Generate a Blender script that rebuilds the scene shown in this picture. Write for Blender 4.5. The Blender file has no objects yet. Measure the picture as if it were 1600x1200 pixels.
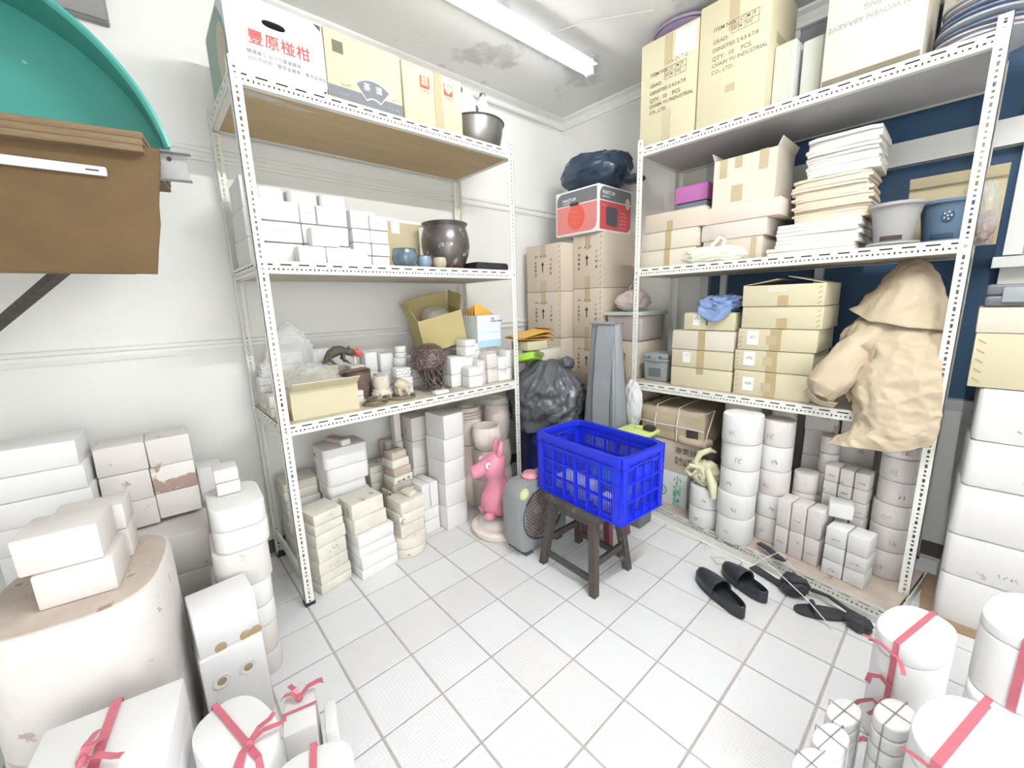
import bpy, bmesh, math, random
from mathutils import Vector, Matrix
random.seed(7)
SC = bpy.context.scene
COL = SC.collection
PI = math.pi
def R(a): return math.radians(a)
def hsh(s): return sum((i+3)*ord(c) for i, c in enumerate(s))

# ------------------------------------------------------------------ camera
cam_data = bpy.data.cameras.new('camera'); cam = bpy.data.objects.new('camera', cam_data); COL.objects.link(cam)
cam_data.sensor_fit = 'HORIZONTAL'; cam_data.sensor_width = 36.0
cam_data.lens = 36.0 * 638.3 / 1600.0
cam_data.clip_start = 0.02
def _cam():
    y, p, r = R(48.376), R(11.204), R(-1.697)
    f = Vector((math.cos(y)*math.cos(p), math.sin(y)*math.cos(p), -math.sin(p)))
    rt = Vector((math.sin(y), -math.cos(y), 0)); up = rt.cross(f)
    r2 = rt*math.cos(r) + up*math.sin(r); u2 = -rt*math.sin(r) + up*math.cos(r)
    m = Matrix((r2, u2, -f)).transposed().to_4x4(); m.translation = Vector((-3.186, -2.771, 1.5))
    return m
cam.matrix_world = _cam()
SC.camera = cam
# ------------------------------------------------------------------ world and view
w = bpy.data.worlds.new('world'); SC.world = w; w.use_nodes = True
w.node_tree.nodes['Background'].inputs[0].default_value = (.95, .98, 1, 1)
w.node_tree.nodes['Background'].inputs[1].default_value = 3.7
SC.view_settings.view_transform = 'Standard'; SC.view_settings.look = 'None'
SC.view_settings.gamma = 1; SC.view_settings.use_curve_mapping = False
SC.view_settings.exposure = 0.76
LAMP_MAIN = 225.0      # radiance of the lit tubes
LAMP_NEAR = 14.0

# ------------------------------------------------------------------ materials
MATS = {}
def mat(name, col, rough=.6, metal=0, spec=.5, noise=None, scale=8, bump=0, bscale=40, trans=0, alpha=1, emit=None, col2=None, stretch=None, coat=0, thr=None, ior=1.45):
    if name in MATS: return MATS[name]
    m = bpy.data.materials.new(name); m.use_nodes = True
    nt = m.node_tree; b = nt.nodes['Principled BSDF']; N = nt.nodes.new; L = nt.links.new
    b.inputs['Base Color'].default_value = (*col, 1); b.inputs['Roughness'].default_value = rough
    b.inputs['Metallic'].default_value = metal; b.inputs['Specular IOR Level'].default_value = spec
    b.inputs['Transmission Weight'].default_value = trans; b.inputs['Alpha'].default_value = alpha
    b.inputs['Coat Weight'].default_value = coat; b.inputs['IOR'].default_value = ior
    if emit: b.inputs['Emission Color'].default_value = (*emit[:3], 1); b.inputs['Emission Strength'].default_value = emit[3]
    if noise or bump:
        tc = N('ShaderNodeTexCoord'); mp = N('ShaderNodeMapping'); L(tc.outputs['Object'], mp.inputs[0])
        oi = N('ShaderNodeObjectInfo'); cb = N('ShaderNodeVectorMath'); cb.operation = 'SCALE'
        cb.inputs[0].default_value = (31, 17, 23); L(oi.outputs['Random'], cb.inputs['Scale']); L(cb.outputs[0], mp.inputs['Location'])
        if stretch: mp.inputs['Scale'].default_value = stretch
    if noise:
        n = N('ShaderNodeTexNoise'); n.inputs['Scale'].default_value = scale; n.inputs['Detail'].default_value = 6; n.inputs['Roughness'].default_value = .65
        L(mp.outputs[0], n.inputs['Vector'])
        cr = N('ShaderNodeValToRGB'); c2 = col2 or tuple(max(0, c*(1-noise)) for c in col)
        lo, hi = thr or (.3, .7)
        cr.color_ramp.elements[0].position = lo; cr.color_ramp.elements[0].color = (*c2, 1)
        cr.color_ramp.elements[1].position = hi; cr.color_ramp.elements[1].color = (*col, 1)
        L(n.outputs[0], cr.inputs[0]); L(cr.outputs[0], b.inputs['Base Color'])
    if bump:
        n2 = N('ShaderNodeTexNoise'); n2.inputs['Scale'].default_value = bscale; n2.inputs['Detail'].default_value = 4
        L(mp.outputs[0], n2.inputs['Vector']); bp = N('ShaderNodeBump'); bp.inputs['Strength'].default_value = bump; bp.inputs['Distance'].default_value = .01
        L(n2.outputs[0], bp.inputs['Height']); L(bp.outputs[0], b.inputs['Normal'])
    MATS[name] = m
    return m

def speckle(m, col, scale=14, lo=.60, hi=.66, scale2=None):
    """marks with a shape of their own (chips, stains, smears) laid over a material"""
    nt = m.node_tree; N = nt.nodes.new; L = nt.links.new; b = nt.nodes['Principled BSDF']
    old = b.inputs['Base Color'].links[0].from_socket if b.inputs['Base Color'].links else None
    mx = N('ShaderNodeMix'); mx.data_type = 'RGBA'
    if old: L(old, mx.inputs[6])
    else: mx.inputs[6].default_value = b.inputs['Base Color'].default_value
    mx.inputs[7].default_value = (*col, 1)
    mpn = [n for n in nt.nodes if n.type == 'MAPPING'][0]
    n = N('ShaderNodeTexNoise'); n.inputs['Scale'].default_value = scale; n.inputs['Detail'].default_value = 8; n.inputs['Roughness'].default_value = .6
    L(mpn.outputs[0], n.inputs['Vector'])
    cr = N('ShaderNodeValToRGB'); cr.color_ramp.elements[0].position = lo; cr.color_ramp.elements[1].position = hi
    cr.color_ramp.elements[0].color = (0, 0, 0, 1); cr.color_ramp.elements[1].color = (1, 1, 1, 1)
    L(n.outputs[0], cr.inputs[0]); L(cr.outputs[0], mx.inputs[0]); L(mx.outputs[2], b.inputs['Base Color'])
    return m

wallm = mat('wall_paint', (.85, .845, .81), .7, noise=.04, scale=1.5, bump=.06, bscale=120)
ceilm = speckle(mat('ceiling_paint', (.86, .86, .845), .8, noise=.04, scale=2, bump=.12, bscale=25), (.63, .625, .60), 1.9, .57, .63)
trimm = mat('trim_paint', (.84, .84, .81), .5, noise=.04, scale=5)
steel = speckle(mat('cream_steel', (.84, .835, .77), .42, noise=.05, scale=6), (.42, .32, .2), 22, .72, .75)
rust = mat('rusty_steel', (.30, .17, .09), .8, noise=.5, scale=40)
ply = speckle(mat('plywood_yellow', (.56, .42, .24), .6, noise=.25, scale=5, col2=(.48, .35, .19), stretch=(.6, 3, 1)), (.62, .57, .50), 1.6, .62, .66)
dustply = mat('plywood_dusty', (.66, .60, .50), .75, noise=.2, scale=9)
greyply = mat('plywood_grey', (.50, .49, .49), .7, noise=.12, scale=4)
card = mat('cardboard', (.60, .52, .33), .75, noise=.1, scale=3, bump=.05, bscale=60)
cardlt = mat('cardboard_pale', (.66, .60, .415), .75, noise=.06, scale=3)
cardpk = mat('cardboard_rosy', (.67, .575, .47), .75, noise=.06, scale=3)
cardwh = mat('cardboard_cream', (.70, .645, .54), .75, noise=.05, scale=3)
cardin = mat('cardboard_inside', (.50, .38, .20), .8, noise=.1, scale=3)
tapem = mat('packing_tape', (.50, .40, .22), .25, noise=.1, scale=12)
tapelt = mat('packing_tape_pale', (.55, .46, .29), .25, noise=.1, scale=12)
paperw = mat('white_paper', (.86, .86, .84), .6)
plas = speckle(mat('plaster_white', (.815, .805, .79), .8, noise=.06, scale=7, bump=.1, bscale=35), (.62, .55, .48), 16, .69, .72)
plasp = speckle(mat('plaster_pinkish', (.775, .73, .70), .85, noise=.14, scale=5, bump=.2, bscale=28), (.52, .42, .36), 11, .66, .69)
plasy = speckle(mat('plaster_yellowed', (.82, .78, .68), .85, noise=.2, scale=8, bump=.25, bscale=30), (.40, .33, .24), 12, .64, .67)
plasd = speckle(mat('plaster_clay_stained', (.62, .52, .45), .9, noise=.25, scale=8, bump=.3, bscale=30), (.36, .27, .2), 14, .62, .66)
plasn = mat('plaster_new', (.83, .825, .82), .6, noise=.03, scale=5)
bisque = speckle(mat('bisque_pink', (.86, .765, .695), .85, noise=.1, scale=5, bump=.1), (.62, .47, .4), 12, .68, .72)
blackm = mat('black_plastic', (.03, .032, .036), .4)
ink = mat('black_ink', (.06, .05, .05), .8)
inkg = mat('grey_ink', (.20, .17, .12), .8)
inkp = mat('pale_ink', (.40, .38, .36), .8)
redink = mat('red_ink', (.75, .10, .08), .7)
greenink = mat('green_ink', (.12, .42, .30), .7)
ribbon = mat('red_ribbon', (.62, .17, .22), .35, noise=.15, scale=30)
twine = mat('twine_grey', (.32, .27, .27), .7)
bluep = mat('crate_blue', (.015, .035, .72), .38, noise=.06, scale=8)
stoolw = speckle(mat('stool_wood', (.095, .08, .072), .7, noise=.3, scale=18, stretch=(1, 1, .25), bump=.2, bscale=60), (.42, .38, .34), 18, .62, .68)
kraft = mat('kraft_paper', (.57, .47, .335), .6, noise=.08, scale=6, bump=.08, bscale=30)
clear = mat('clear_plastic', (.93, .94, .95), .15, alpha=.27, spec=.7)
bagw = mat('white_bag', (.86, .86, .86), .3, alpha=.8)
garbage = mat('grey_bag', (.12, .125, .14), .26, noise=.2, scale=9, bump=.55, bscale=13)
navy = mat('navy_bag', (.035, .06, .10), .22, noise=.3, scale=9, bump=.15, bscale=25)
greybag = mat('grey_sheet', (.30, .32, .34), .32, noise=.12, scale=7, bump=.15, bscale=12)
orange = mat('manila_orange', (.80, .47, .10), .6, noise=.06, scale=6)
pinkm = mat('pink_vinyl', (.80, .25, .40), .28, noise=.12, scale=6, col2=(.70, .30, .36))
glassd = mat('window_glass_dark', (.05, .11, .22), .5, spec=.3, noise=.2, scale=1.2, col2=(.07, .13, .21))
glasst = mat('window_glass_textured', (.42, .50, .58), .6, spec=.2, noise=.12, scale=40, bump=.7, bscale=90)
alu = mat('window_alu', (.62, .64, .66), .4, metal=.3)

# ------------------------------------------------------------------ mesh helpers
class MB:
    def __init__(s): s.v = []; s.f = []
    def add(s, vs, fs):
        o = len(s.v); s.v += [tuple(v) for v in vs]; s.f += [tuple(i+o for i in f) for f in fs]; return s
    def box(s, x0, x1, y0, y1, z0, z1):
        return s.add([(x0,y0,z0),(x1,y0,z0),(x1,y1,z0),(x0,y1,z0),(x0,y0,z1),(x1,y0,z1),(x1,y1,z1),(x0,y1,z1)],
                     [(0,3,2,1),(4,5,6,7),(0,1,5,4),(1,2,6,5),(2,3,7,6),(3,0,4,7)])
    def obox(s, c, ax, ay, az):
        c = Vector(c); ax = Vector(ax); ay = Vector(ay); az = Vector(az)
        vs = [c+i*ax+j*ay+k*az for k in (-1,1) for j in (-1,1) for i in (-1,1)]
        return s.add(vs, [(0,2,3,1),(4,5,7,6),(0,1,5,4),(1,3,7,5),(3,2,6,7),(2,0,4,6)])
    def bar(s, a, b, w, h, up=(0,0,1)):
        a = Vector(a); b = Vector(b); d = (b-a); n = d.normalized(); u = Vector(up)
        sd = n.cross(u)
        if sd.length < 1e-4: sd = n.cross(Vector((1,0,0)))
        sd.normalize(); uu = sd.cross(n)
        return s.obox((a+b)/2, d/2, sd*w/2, uu*h/2)
    def tube(s, pts, r, n=8, cap=True):
        pts = [Vector(p) for p in pts]; rs = r if isinstance(r, (list, tuple)) else [r]*len(pts)
        rings = []; prev = None
        for i, p in enumerate(pts):
            t = (pts[min(i+1, len(pts)-1)] - pts[max(i-1, 0)]).normalized()
            if prev is None:
                a = t.orthogonal().normalized()
            else:
                a = prev - t*prev.dot(t)
                a = a.normalized() if a.length > 1e-5 else t.orthogonal().normalized()
            prev = a; b = t.cross(a)
            rings.append([p + (a*math.cos(2*PI*k/n) + b*math.sin(2*PI*k/n))*rs[i] for k in range(n)])
        vs = [v for q in rings for v in q]; fs = []
        for i in range(len(pts)-1):
            for k in range(n): fs.append((i*n+k, i*n+(k+1)%n, (i+1)*n+(k+1)%n, (i+1)*n+k))
        if cap: fs += [tuple(reversed(range(n))), tuple((len(pts)-1)*n+k for k in range(n))]
        return s.add(vs, fs)
    def lathe(s, prof, n=28, c=(0,0,0), sx=1, sy=1, closed=False):
        c = Vector(c); vs = []; fs = []
        for r, z in prof:
            for k in range(n): vs.append((c.x+sx*r*math.cos(2*PI*k/n), c.y+sy*r*math.sin(2*PI*k/n), c.z+z))
        m = len(prof)
        for i in range(m-1 if not closed else m):
            j = (i+1) % m
            for k in range(n): fs.append((i*n+k, i*n+(k+1)%n, j*n+(k+1)%n, j*n+k))
        if not closed:
            if prof[0][0] > 1e-6: fs.append(tuple(reversed(range(n))))
            if prof[-1][0] > 1e-6: fs.append(tuple((m-1)*n+k for k in range(n)))
        return s.add(vs, fs)
    def loft(s, rings, cap=True):
        n = len(rings[0]); vs = [v for q in rings for v in q]; fs = []
        for i in range(len(rings)-1):
            for k in range(n): fs.append((i*n+k, i*n+(k+1)%n, (i+1)*n+(k+1)%n, (i+1)*n+k))
        if cap: fs += [tuple(reversed(range(n))), tuple((len(rings)-1)*n+k for k in range(n))]
        return s.add(vs, fs)
    def mesh(s, name='m', smooth=False, ang=40):
        me = bpy.data.meshes.new(name); me.from_pydata(s.v, [], s.f); me.update()
        bm = bmesh.new(); bm.from_mesh(me); bmesh.ops.remove_doubles(bm, verts=bm.verts, dist=1e-6)
        bmesh.ops.recalc_face_normals(bm, faces=bm.faces); bm.to_mesh(me); bm.free()
        if smooth: shade(me, ang)
        return me
def shade(me, ang=40):
    me.polygons.foreach_set('use_smooth', [True]*len(me.polygons))
    bm = bmesh.new(); bm.from_mesh(me)
    for e in bm.edges:
        if len(e.link_faces) == 2: e.smooth = e.calc_face_angle(0) < R(ang)
    bm.to_mesh(me); bm.free()

def obj(name, me, m, parent=None, loc=(0,0,0), rot=(0,0,0), smooth=False):
    if isinstance(me, MB): me = me.mesh(name, smooth)
    if m and not me.materials: me.materials.append(m)
    o = bpy.data.objects.new(name, me); COL.objects.link(o)
    o.location = loc; o.rotation_euler = rot
    if parent: o.parent = parent
    return o
def tag(o, label, cat, group=None, kind=None):
    if label: o['label'] = label
    if cat: o['category'] = cat
    if group: o['group'] = group
    if kind: o['kind'] = kind
    return o
def thing(name, label, cat, loc=(0,0,0), rz=0, group=None):
    o = bpy.data.objects.new(name, None); COL.objects.link(o); o.empty_display_size = .05
    o.location = loc; o.rotation_euler = (0,0,rz)
    return tag(o, label, cat, group)
def struct(name, me, m, label=None, parent=None, smooth=False):
    o = obj(name, me, m, parent, smooth=smooth)
    if parent is None: o['kind'] = 'structure'
    if label: o['label'] = label; o['category'] = name.split('_')[0]
    return o

def rbox(sx, sy, sz, bev=.006, seg=2, jit=0, cuts=0, taper=0, vbev=None, seed=0):
    """bevelled box standing on z=0, centred in x and y; vbev rounds the upright edges by more"""
    rnd = random.Random(seed)
    bm = bmesh.new()
    bmesh.ops.create_cube(bm, size=1)
    for v in bm.verts:
        k = 1 - (taper if v.co.z > 0 else 0)
        v.co = Vector((v.co.x*sx*k, v.co.y*sy*k, (v.co.z+.5)*sz))
    if jit:
        for v in bm.verts: v.co += Vector((rnd.uniform(-jit, jit), rnd.uniform(-jit, jit), rnd.uniform(-jit, jit)*.5 if v.co.z > .001 else 0))
    if vbev:
        es = [e for e in bm.edges if abs(e.verts[0].co.z-e.verts[1].co.z) > sz*.6]
        bmesh.ops.bevel(bm, geom=es, offset=vbev, segments=6, profile=.5, affect='EDGES')
        es = [e for e in bm.edges if abs(e.verts[0].co.z-e.verts[1].co.z) < sz*.3]
        es = [e for e in es if len(e.link_faces) == 2 and e.calc_face_angle(0) > .5]
        bmesh.ops.bevel(bm, geom=es, offset=bev, segments=seg, profile=.5, affect='EDGES')
    else:
        bmesh.ops.bevel(bm, geom=list(bm.edges), offset=bev, segments=seg, profile=.5, affect='EDGES')
    bmesh.ops.recalc_face_normals(bm, faces=bm.faces)
    me = bpy.data.meshes.new('block'); bm.to_mesh(me); bm.free(); shade(me, 35)
    return me

def prism(outline, z0, z1, bev=.006, seg=2):
    bm = bmesh.new(); vs = [bm.verts.new((x, y, z0)) for x, y in outline]; f = bm.faces.new(vs)
    r = bmesh.ops.extrude_face_region(bm, geom=[f]); nv = [e for e in r['geom'] if isinstance(e, bmesh.types.BMVert)]
    bmesh.ops.translate(bm, verts=nv, vec=(0, 0, z1-z0))
    bmesh.ops.recalc_face_normals(bm, faces=bm.faces)
    if bev:
        es = [e for e in bm.edges if abs(e.verts[0].co.z-e.verts[1].co.z) < 1e-6]
        bmesh.ops.bevel(bm, geom=es, offset=bev, segments=seg, profile=.5, affect='EDGES')
    me = bpy.data.meshes.new('prism'); bm.to_mesh(me); bm.free(); shade(me, 35)
    return me
def oval(rx, ry, n=36, p=2.0):
    out = []
    for k in range(n):
        a = 2*PI*k/n; c, s_ = math.cos(a), math.sin(a)
        out.append((rx*math.copysign(abs(c)**(2/p), c), ry*math.copysign(abs(s_)**(2/p), s_)))
    return out
def displace(me, amp, scale, seed=0, sub=0, keepz=False):
    from mathutils import noise
    bm = bmesh.new(); bm.from_mesh(me)
    if sub: bmesh.ops.subdivide_edges(bm, edges=bm.edges, cuts=sub, use_grid_fill=True)
    off = Vector((seed*3.1, seed*1.7, seed*.9)); bm.normal_update(); zmin = min(v.co.z for v in bm.verts)
    for v in bm.verts:
        d = noise.fractal(v.co*scale+off, 1.0, 2.0, 3)
        n = v.normal.copy()
        if keepz and v.co.z < .004: n.z = 0
        v.co += n*d*amp
        if zmin > -1e-5: v.co.z = max(0.0, v.co.z)
    bm.to_mesh(me); bm.free(); return me

_txt = {}
def text_mesh(s, size=.03, align='LEFT', extrude=.0004, spacing=1.0, line=1.0, shear=0):
    cu = bpy.data.curves.new('t', 'FONT'); cu.body = s; cu.size = size; cu.align_x = align; cu.align_y = 'BOTTOM_BASELINE' if False else 'TOP'
    cu.space_character = spacing; cu.space_line = line; cu.extrude = extrude; cu.resolution_u = 2; cu.shear = shear; cu.offset = size*.012
    o = bpy.data.objects.new('t', cu); COL.objects.link(o)
    dg = bpy.context.evaluated_depsgraph_get(); me = bpy.data.meshes.new_from_object(o.evaluated_get(dg))
    bpy.data.objects.remove(o); bpy.data.curves.remove(cu)
    return me
# printing on a face: face 'f' = -y (front), 'l' = -x, 'b' = +y, 't' = top
FROT = {'f': (PI/2, 0, 0), 'l': (PI/2, 0, -PI/2), 'b': (PI/2, 0, PI), 't': (0, 0, 0), 'r': (PI/2, 0, PI/2)}
def printed(parent, s, loc, face, size, m, name='printed_text', align='LEFT', spacing=1, line=1, roll=0, shear=0):
    me = text_mesh(s, size, align, spacing=spacing, line=line, shear=shear); me.materials.clear()
    o = obj(name, me, m, parent, loc)
    o.rotation_euler = (Matrix.Rotation(0, 3, 'X') @ __import__('mathutils').Euler(FROT[face]).to_matrix() @ Matrix.Rotation(roll, 3, 'Z')).to_euler()
    return o
def patch(parent, name, loc, face, w_, h_, m, t=.0008, roll=0):
    """a thin sheet (tape, sticker) stuck on a face, centred on loc"""
    me = MB().box(-w_/2, w_/2, -h_/2, h_/2, -t/2, t/2).mesh()
    o = obj(name, me, m, parent, loc)
    o.rotation_euler = (__import__('mathutils').Euler(FROT[face]).to_matrix() @ Matrix.Rotation(roll, 3, 'Z')).to_euler()
    return o
def scribble(parent, loc, face, w_, h_, m, seed=0, n=5, r=.0016, name='marker_writing'):
    rnd = random.Random(seed); b = MB()
    for i in range(n):
        cx = -w_/2 + w_*(i+.5)/n
        for k in range(rnd.choice((2, 3, 3))):
            p0 = Vector((cx+rnd.uniform(-.45, .45)*w_/n, rnd.uniform(-.5, .5)*h_, 0)); p1 = Vector((cx+rnd.uniform(-.45, .45)*w_/n, rnd.uniform(-.5, .5)*h_, 0))
            if (p1-p0).length < h_*.25: p1 = p0+Vector((h_*.4, 0, 0))
            b.bar(p0, p1, r*2, .0006)
    o = obj(name, b, m, parent, loc); o.rotation_euler = FROT[face]
    return o
def copy_tree(o, parent=None):
    c = o.copy(); COL.objects.link(c); c.parent = parent
    for ch in o.children: copy_tree(ch, c)
    return c
# ------------------------------------------------------------------ room shell
H = 3.137; XW = -4.4; YW = -4.4
struct('wall_left', MB().box(XW, .1, 0, .1, 0, H), wallm)
struct('wall_right', MB().box(0, .1, YW, 0, 0, .86).box(0, .1, -1.36, 0, .86, H).box(0, .1, YW, -2.83, .86, 1.62).box(0, .1, YW, -2.83, 2.95, H).box(0, .1, -2.83, -1.36, 2.95, H).box(0, .1, YW, -3.5, 1.62, 2.95), wallm)
struct('wall_back', MB().box(XW-.1, XW, YW, .1, 0, H), wallm)
struct('wall_front', MB().box(XW-.1, -4.25, YW-.1, YW, 0, H).box(-2.3, .1, YW-.1, YW, 0, H).box(-4.25, -2.3, YW-.1, YW, 2.35, H), wallm)  # opening added behind the camera to let soft fill light in
d_ = struct('added_doorway', MB().box(-4.29, -4.23, YW-.11, YW+.01, 0, 2.39).box(-2.32, -2.26, YW-.11, YW+.01, 0, 2.39).box(-4.23, -2.32, YW-.11, YW+.01, 2.33, 2.39), mat('added_doorway_paint', (.8, .8, .77), .5))  # unseen frame of the opening added for fill light
struct('ground', MB().box(-8, 3, -9, YW-.1, -.06, -.004), mat('outside_concrete', (.45, .45, .44), .9, noise=.1, scale=2))
struct('ceiling', MB().box(XW-.1, .1, YW-.1, .1, H, H+.1), ceilm)
grout = mat('grout', (.54, .485, .465), .9, noise=.2, scale=20)
floor = struct('floor', MB().box(XW, 0, YW, 0, -.06, -.004), grout)
tilem = speckle(mat('floor_tile', (.80, .805, .81), .35, noise=.05, scale=3), (.55, .52, .50), 16, .70, .73)
tileb = speckle(mat('floor_tile_dotted', (.78, .77, .765), .45, noise=.06, scale=3), (.52, .48, .46), 16, .70, .73)
def dots(m):
    nt = m.node_tree; N = nt.nodes.new; L = nt.links.new; b = nt.nodes['Principled BSDF']
    tc = N('ShaderNodeTexCoord'); v = N('ShaderNodeTexVoronoi'); v.inputs['Scale'].default_value = 75; v.inputs['Randomness'].default_value = 0
    L(tc.outputs['Object'], v.inputs['Vector']); bp = N('ShaderNodeBump'); bp.inputs['Strength'].default_value = .5; bp.inputs['Distance'].default_value = .004; bp.invert = True
    L(v.outputs['Distance'], bp.inputs['Height']); L(bp.outputs[0], b.inputs['Normal'])
dots(tileb); dots(tilem)
TX, TY = .2475, .2515
tb = bmesh.new(); bmesh.ops.create_cube(tb, size=1)
for v in tb.verts: v.co = Vector((v.co.x*(TX-.0085), v.co.y*(TY-.0085), (v.co.z-.5)*.012))
bmesh.ops.bevel(tb, geom=[e for e in tb.edges if all(abs(q.co.z) < 1e-6 for q in e.verts)], offset=.002, segments=1, affect='EDGES')
tm1 = bpy.data.meshes.new('tile'); tb.to_mesh(tm1); tb.free(); tm2 = tm1.copy(); tm1.materials.append(tilem); tm2.materials.append(tileb)
rnd = random.Random(3)
for i in range(-8, 10):
    for j in range(-10, 8):
        cx = -2.277 + TX*(i+.5); cy = -1.056 - TY*(j+.5)
        if cx+TX/2 > 0 or cx-TX/2 < XW or cy+TY/2 > 0 or cy-TY/2 < -4.0: continue
        if cx < -3.4 and cy < -2.6: continue
        dot = rnd.random() < .3 or (i, j) in ((0, 2), (0, 3), (1, 0))
        obj('tile', tm2 if dot else tm1, None, floor, (cx, cy, rnd.uniform(-.0006, .0004)), (0, 0, rnd.choice((0, PI))))
# cornice, mouldings, skirting
def profile_x(name, prof, x0, x1, m):      # prof in (y, z), running along x
    b = MB(); b.loft([[(x0, y, z) for y, z in prof], [(x1, y, z) for y, z in prof]]); return struct(name, b, m)
def profile_y(name, prof, y0, y1, m):
    b = MB(); b.loft([[(x, y0, z) for x, z in prof], [(x, y1, z) for x, z in prof]]); return struct(name, b, m)
corn = [(0, H), (-.055, H), (-.055, H-.012), (-.03, H-.03), (-.014, H-.06), (-.014, H-.085), (0, H-.085)]
profile_x('trim_1', corn, XW, 0, trimm)
profile_y('trim_2', corn, YW, 0, trimm)
def mould(name, z, x0=XW, x1=-.02):
    return profile_x(name, [(0, z-.032), (-.010, z-.032), (-.014, z-.018), (-.006, z-.008), (-.006, z+.006), (-.016, z+.014), (-.016, z+.028), (0, z+.036)], x0, x1, trimm)
mould('trim_3', 2.30); mould('trim_4', 1.315)
struct('baseboard_left', MB().box(XW, 0, -.012, 0, 0, .085), mat('skirting_dark', (.10, .085, .08), .6))
struct('baseboard_right', MB().box(-.012, 0, YW, -.012, 0, .085), MATS['skirting_dark'])
# windows in the right wall
win = struct('window_1', MB().box(.055, .065, -2.83, -1.36, .86, 2.95), glassd)
fr = MB().box(0, .075, -1.42, -1.36, .86, 2.95).box(0, .075, -2.83, -1.42, .86, .92).box(0, .075, -2.83, -1.42, 2.89, 2.95)
obj('window_frame', fr, alu, win)
obj('transom', MB().box(-.008, .075, -2.83, -1.42, 2.165, 2.285).box(-.014, .0, -2.83, -1.42, 2.165, 2.185), trimm, win)
for yy in (-1.52, -2.09): obj('mullion', MB().box(.02, .072, yy-.022, yy+.022, .92, 2.165), alu, win)
win2 = struct('window_2', MB().box(.055, .065, -3.5, -2.83, 1.62, 2.95), glasst)
obj('window_frame', MB().box(-.004, .075, -2.89, -2.83, 1.66, 2.95).box(0, .075, -3.5, -3.44, 1.66, 2.95).box(0, .075, -3.44, -2.89, 2.89, 2.95), trimm, win2)
obj('transom', MB().box(-.008, .075, -3.44, -2.89, 2.165, 2.285).box(-.014, 0, -3.44, -2.89, 2.165, 2.185), trimm, win2)
obj('window_sill', MB().box(-.07, .075, -3.55, -2.80, 1.60, 1.65), trimm, win2)

# ------------------------------------------------------------------ fluorescent lamps
lamph = mat('lamp_white', (.86, .87, .88), .35)
tube_off = mat('lamp_tube', (.92, .93, .94), .25)
tube_on = lambda p: mat('lamp_tube_lit_%d' % p, (1, 1, 1), .3, emit=(.965, .985, 1, p))
def lamp(label, loc, L_, lit):
    t = thing('fluorescent_lamp', label, 'lamp', loc)
    b = MB(); pr = [(-.075, .036), (-.022, .056), (.022, .056), (.075, .036), (.075, .032), (.024, .038), (-.024, .038), (-.075, .032)]
    b.loft([[(-L_/2, y, z) for y, z in pr], [(L_/2, y, z) for y, z in pr]]); obj('reflector', b, lamph, t)
    obj('housing', MB().box(-L_/2, L_/2, -.024, .024, .03, .085), lamph, t)
    for s in (-1, 1): obj('end_cap', MB().box(s*L_/2-.01, s*L_/2+.01, -.03, .03, -.012, .085), lamph, t)
    for s in (-1, 1): obj('lamp_holder', MB().box(s*(L_/2-.03)-.008, s*(L_/2-.03)+.008, -.012, .012, -.014, .034), lamph, t)
    obj('tube', MB().tube([(-L_/2+.03, 0, -.002), (L_/2-.03, 0, -.002)], .014, 12), tube_on(lit) if lit else tube_off, t, smooth=True)
    return t
lamp('white fluorescent ceiling lamp above the gap between the two racks', (-1.23, -.77, H-.086), 1.26, LAMP_NEAR)
lamp('white fluorescent ceiling lamp over the open floor', (-1.95, -2.75, H-.086), 1.26, LAMP_MAIN)
cb = MB().tube([(-1.06, -.83, H-.03), (-.95, -1.0, H-.006), (-.86, -1.12, H-.006), (-.72, -1.32, H-.006)], .004, 6)
o = obj('lamp_cable', cb, mat('cable_grey', (.5, .5, .5), .6), None); tag(o, 'thin grey cable clipped to the ceiling beside the lamp', 'cable')
# ------------------------------------------------------------------ slotted-angle racks
def flange(L_, w_, holes):
    """flat strip along u (0..L_) and v (0..w_) with rectangular holes [(u0,u1,v0,v1)]"""
    us = sorted({0.0, L_} | {h[0] for h in holes} | {h[1] for h in holes}); vs = sorted({0.0, w_} | {h[2] for h in holes} | {h[3] for h in holes})
    hs = {}
    quads = []
    for a, b in zip(us, us[1:]):
        run = None
        hh = [h for h in holes if h[0] <= a+1e-9 and h[1] >= b-1e-9]
        cuts = [0.0]; blocks = sorted((h[2], h[3]) for h in hh)
        lo = 0.0
        for v0, v1 in blocks:
            if v0 > lo: quads.append((a, b, lo, v0))
            lo = max(lo, v1)
        if lo < w_: quads.append((a, b, lo, w_))
    return quads
def solid_flange(mb, quads, fn, t):
    """both faces of the strip; fn maps (u, v, n) to a point, n = 0 or t; edges of the holes get their walls"""
    for a, b, c, d in quads:
        for n in (0, t):
            mb.add([fn(a, c, n), fn(b, c, n), fn(b, d, n), fn(a, d, n)], [(0, 1, 2, 3)])
        mb.add([fn(a, c, 0), fn(b, c, 0), fn(b, c, t), fn(a, c, t)], [(0, 1, 2, 3)])
        mb.add([fn(a, d, 0), fn(b, d, 0), fn(b, d, t), fn(a, d, t)], [(0, 1, 2, 3)])
def plain(mb):
    me = bpy.data.meshes.new('angle'); me.from_pydata(mb.v, [], mb.f); me.update(); return me
_pm = {}
shade_edge = mat('board_edge_shade', (.10, .075, .05), .8)  # edges coloured dark to stand in for shade behind the rail slots
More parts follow.
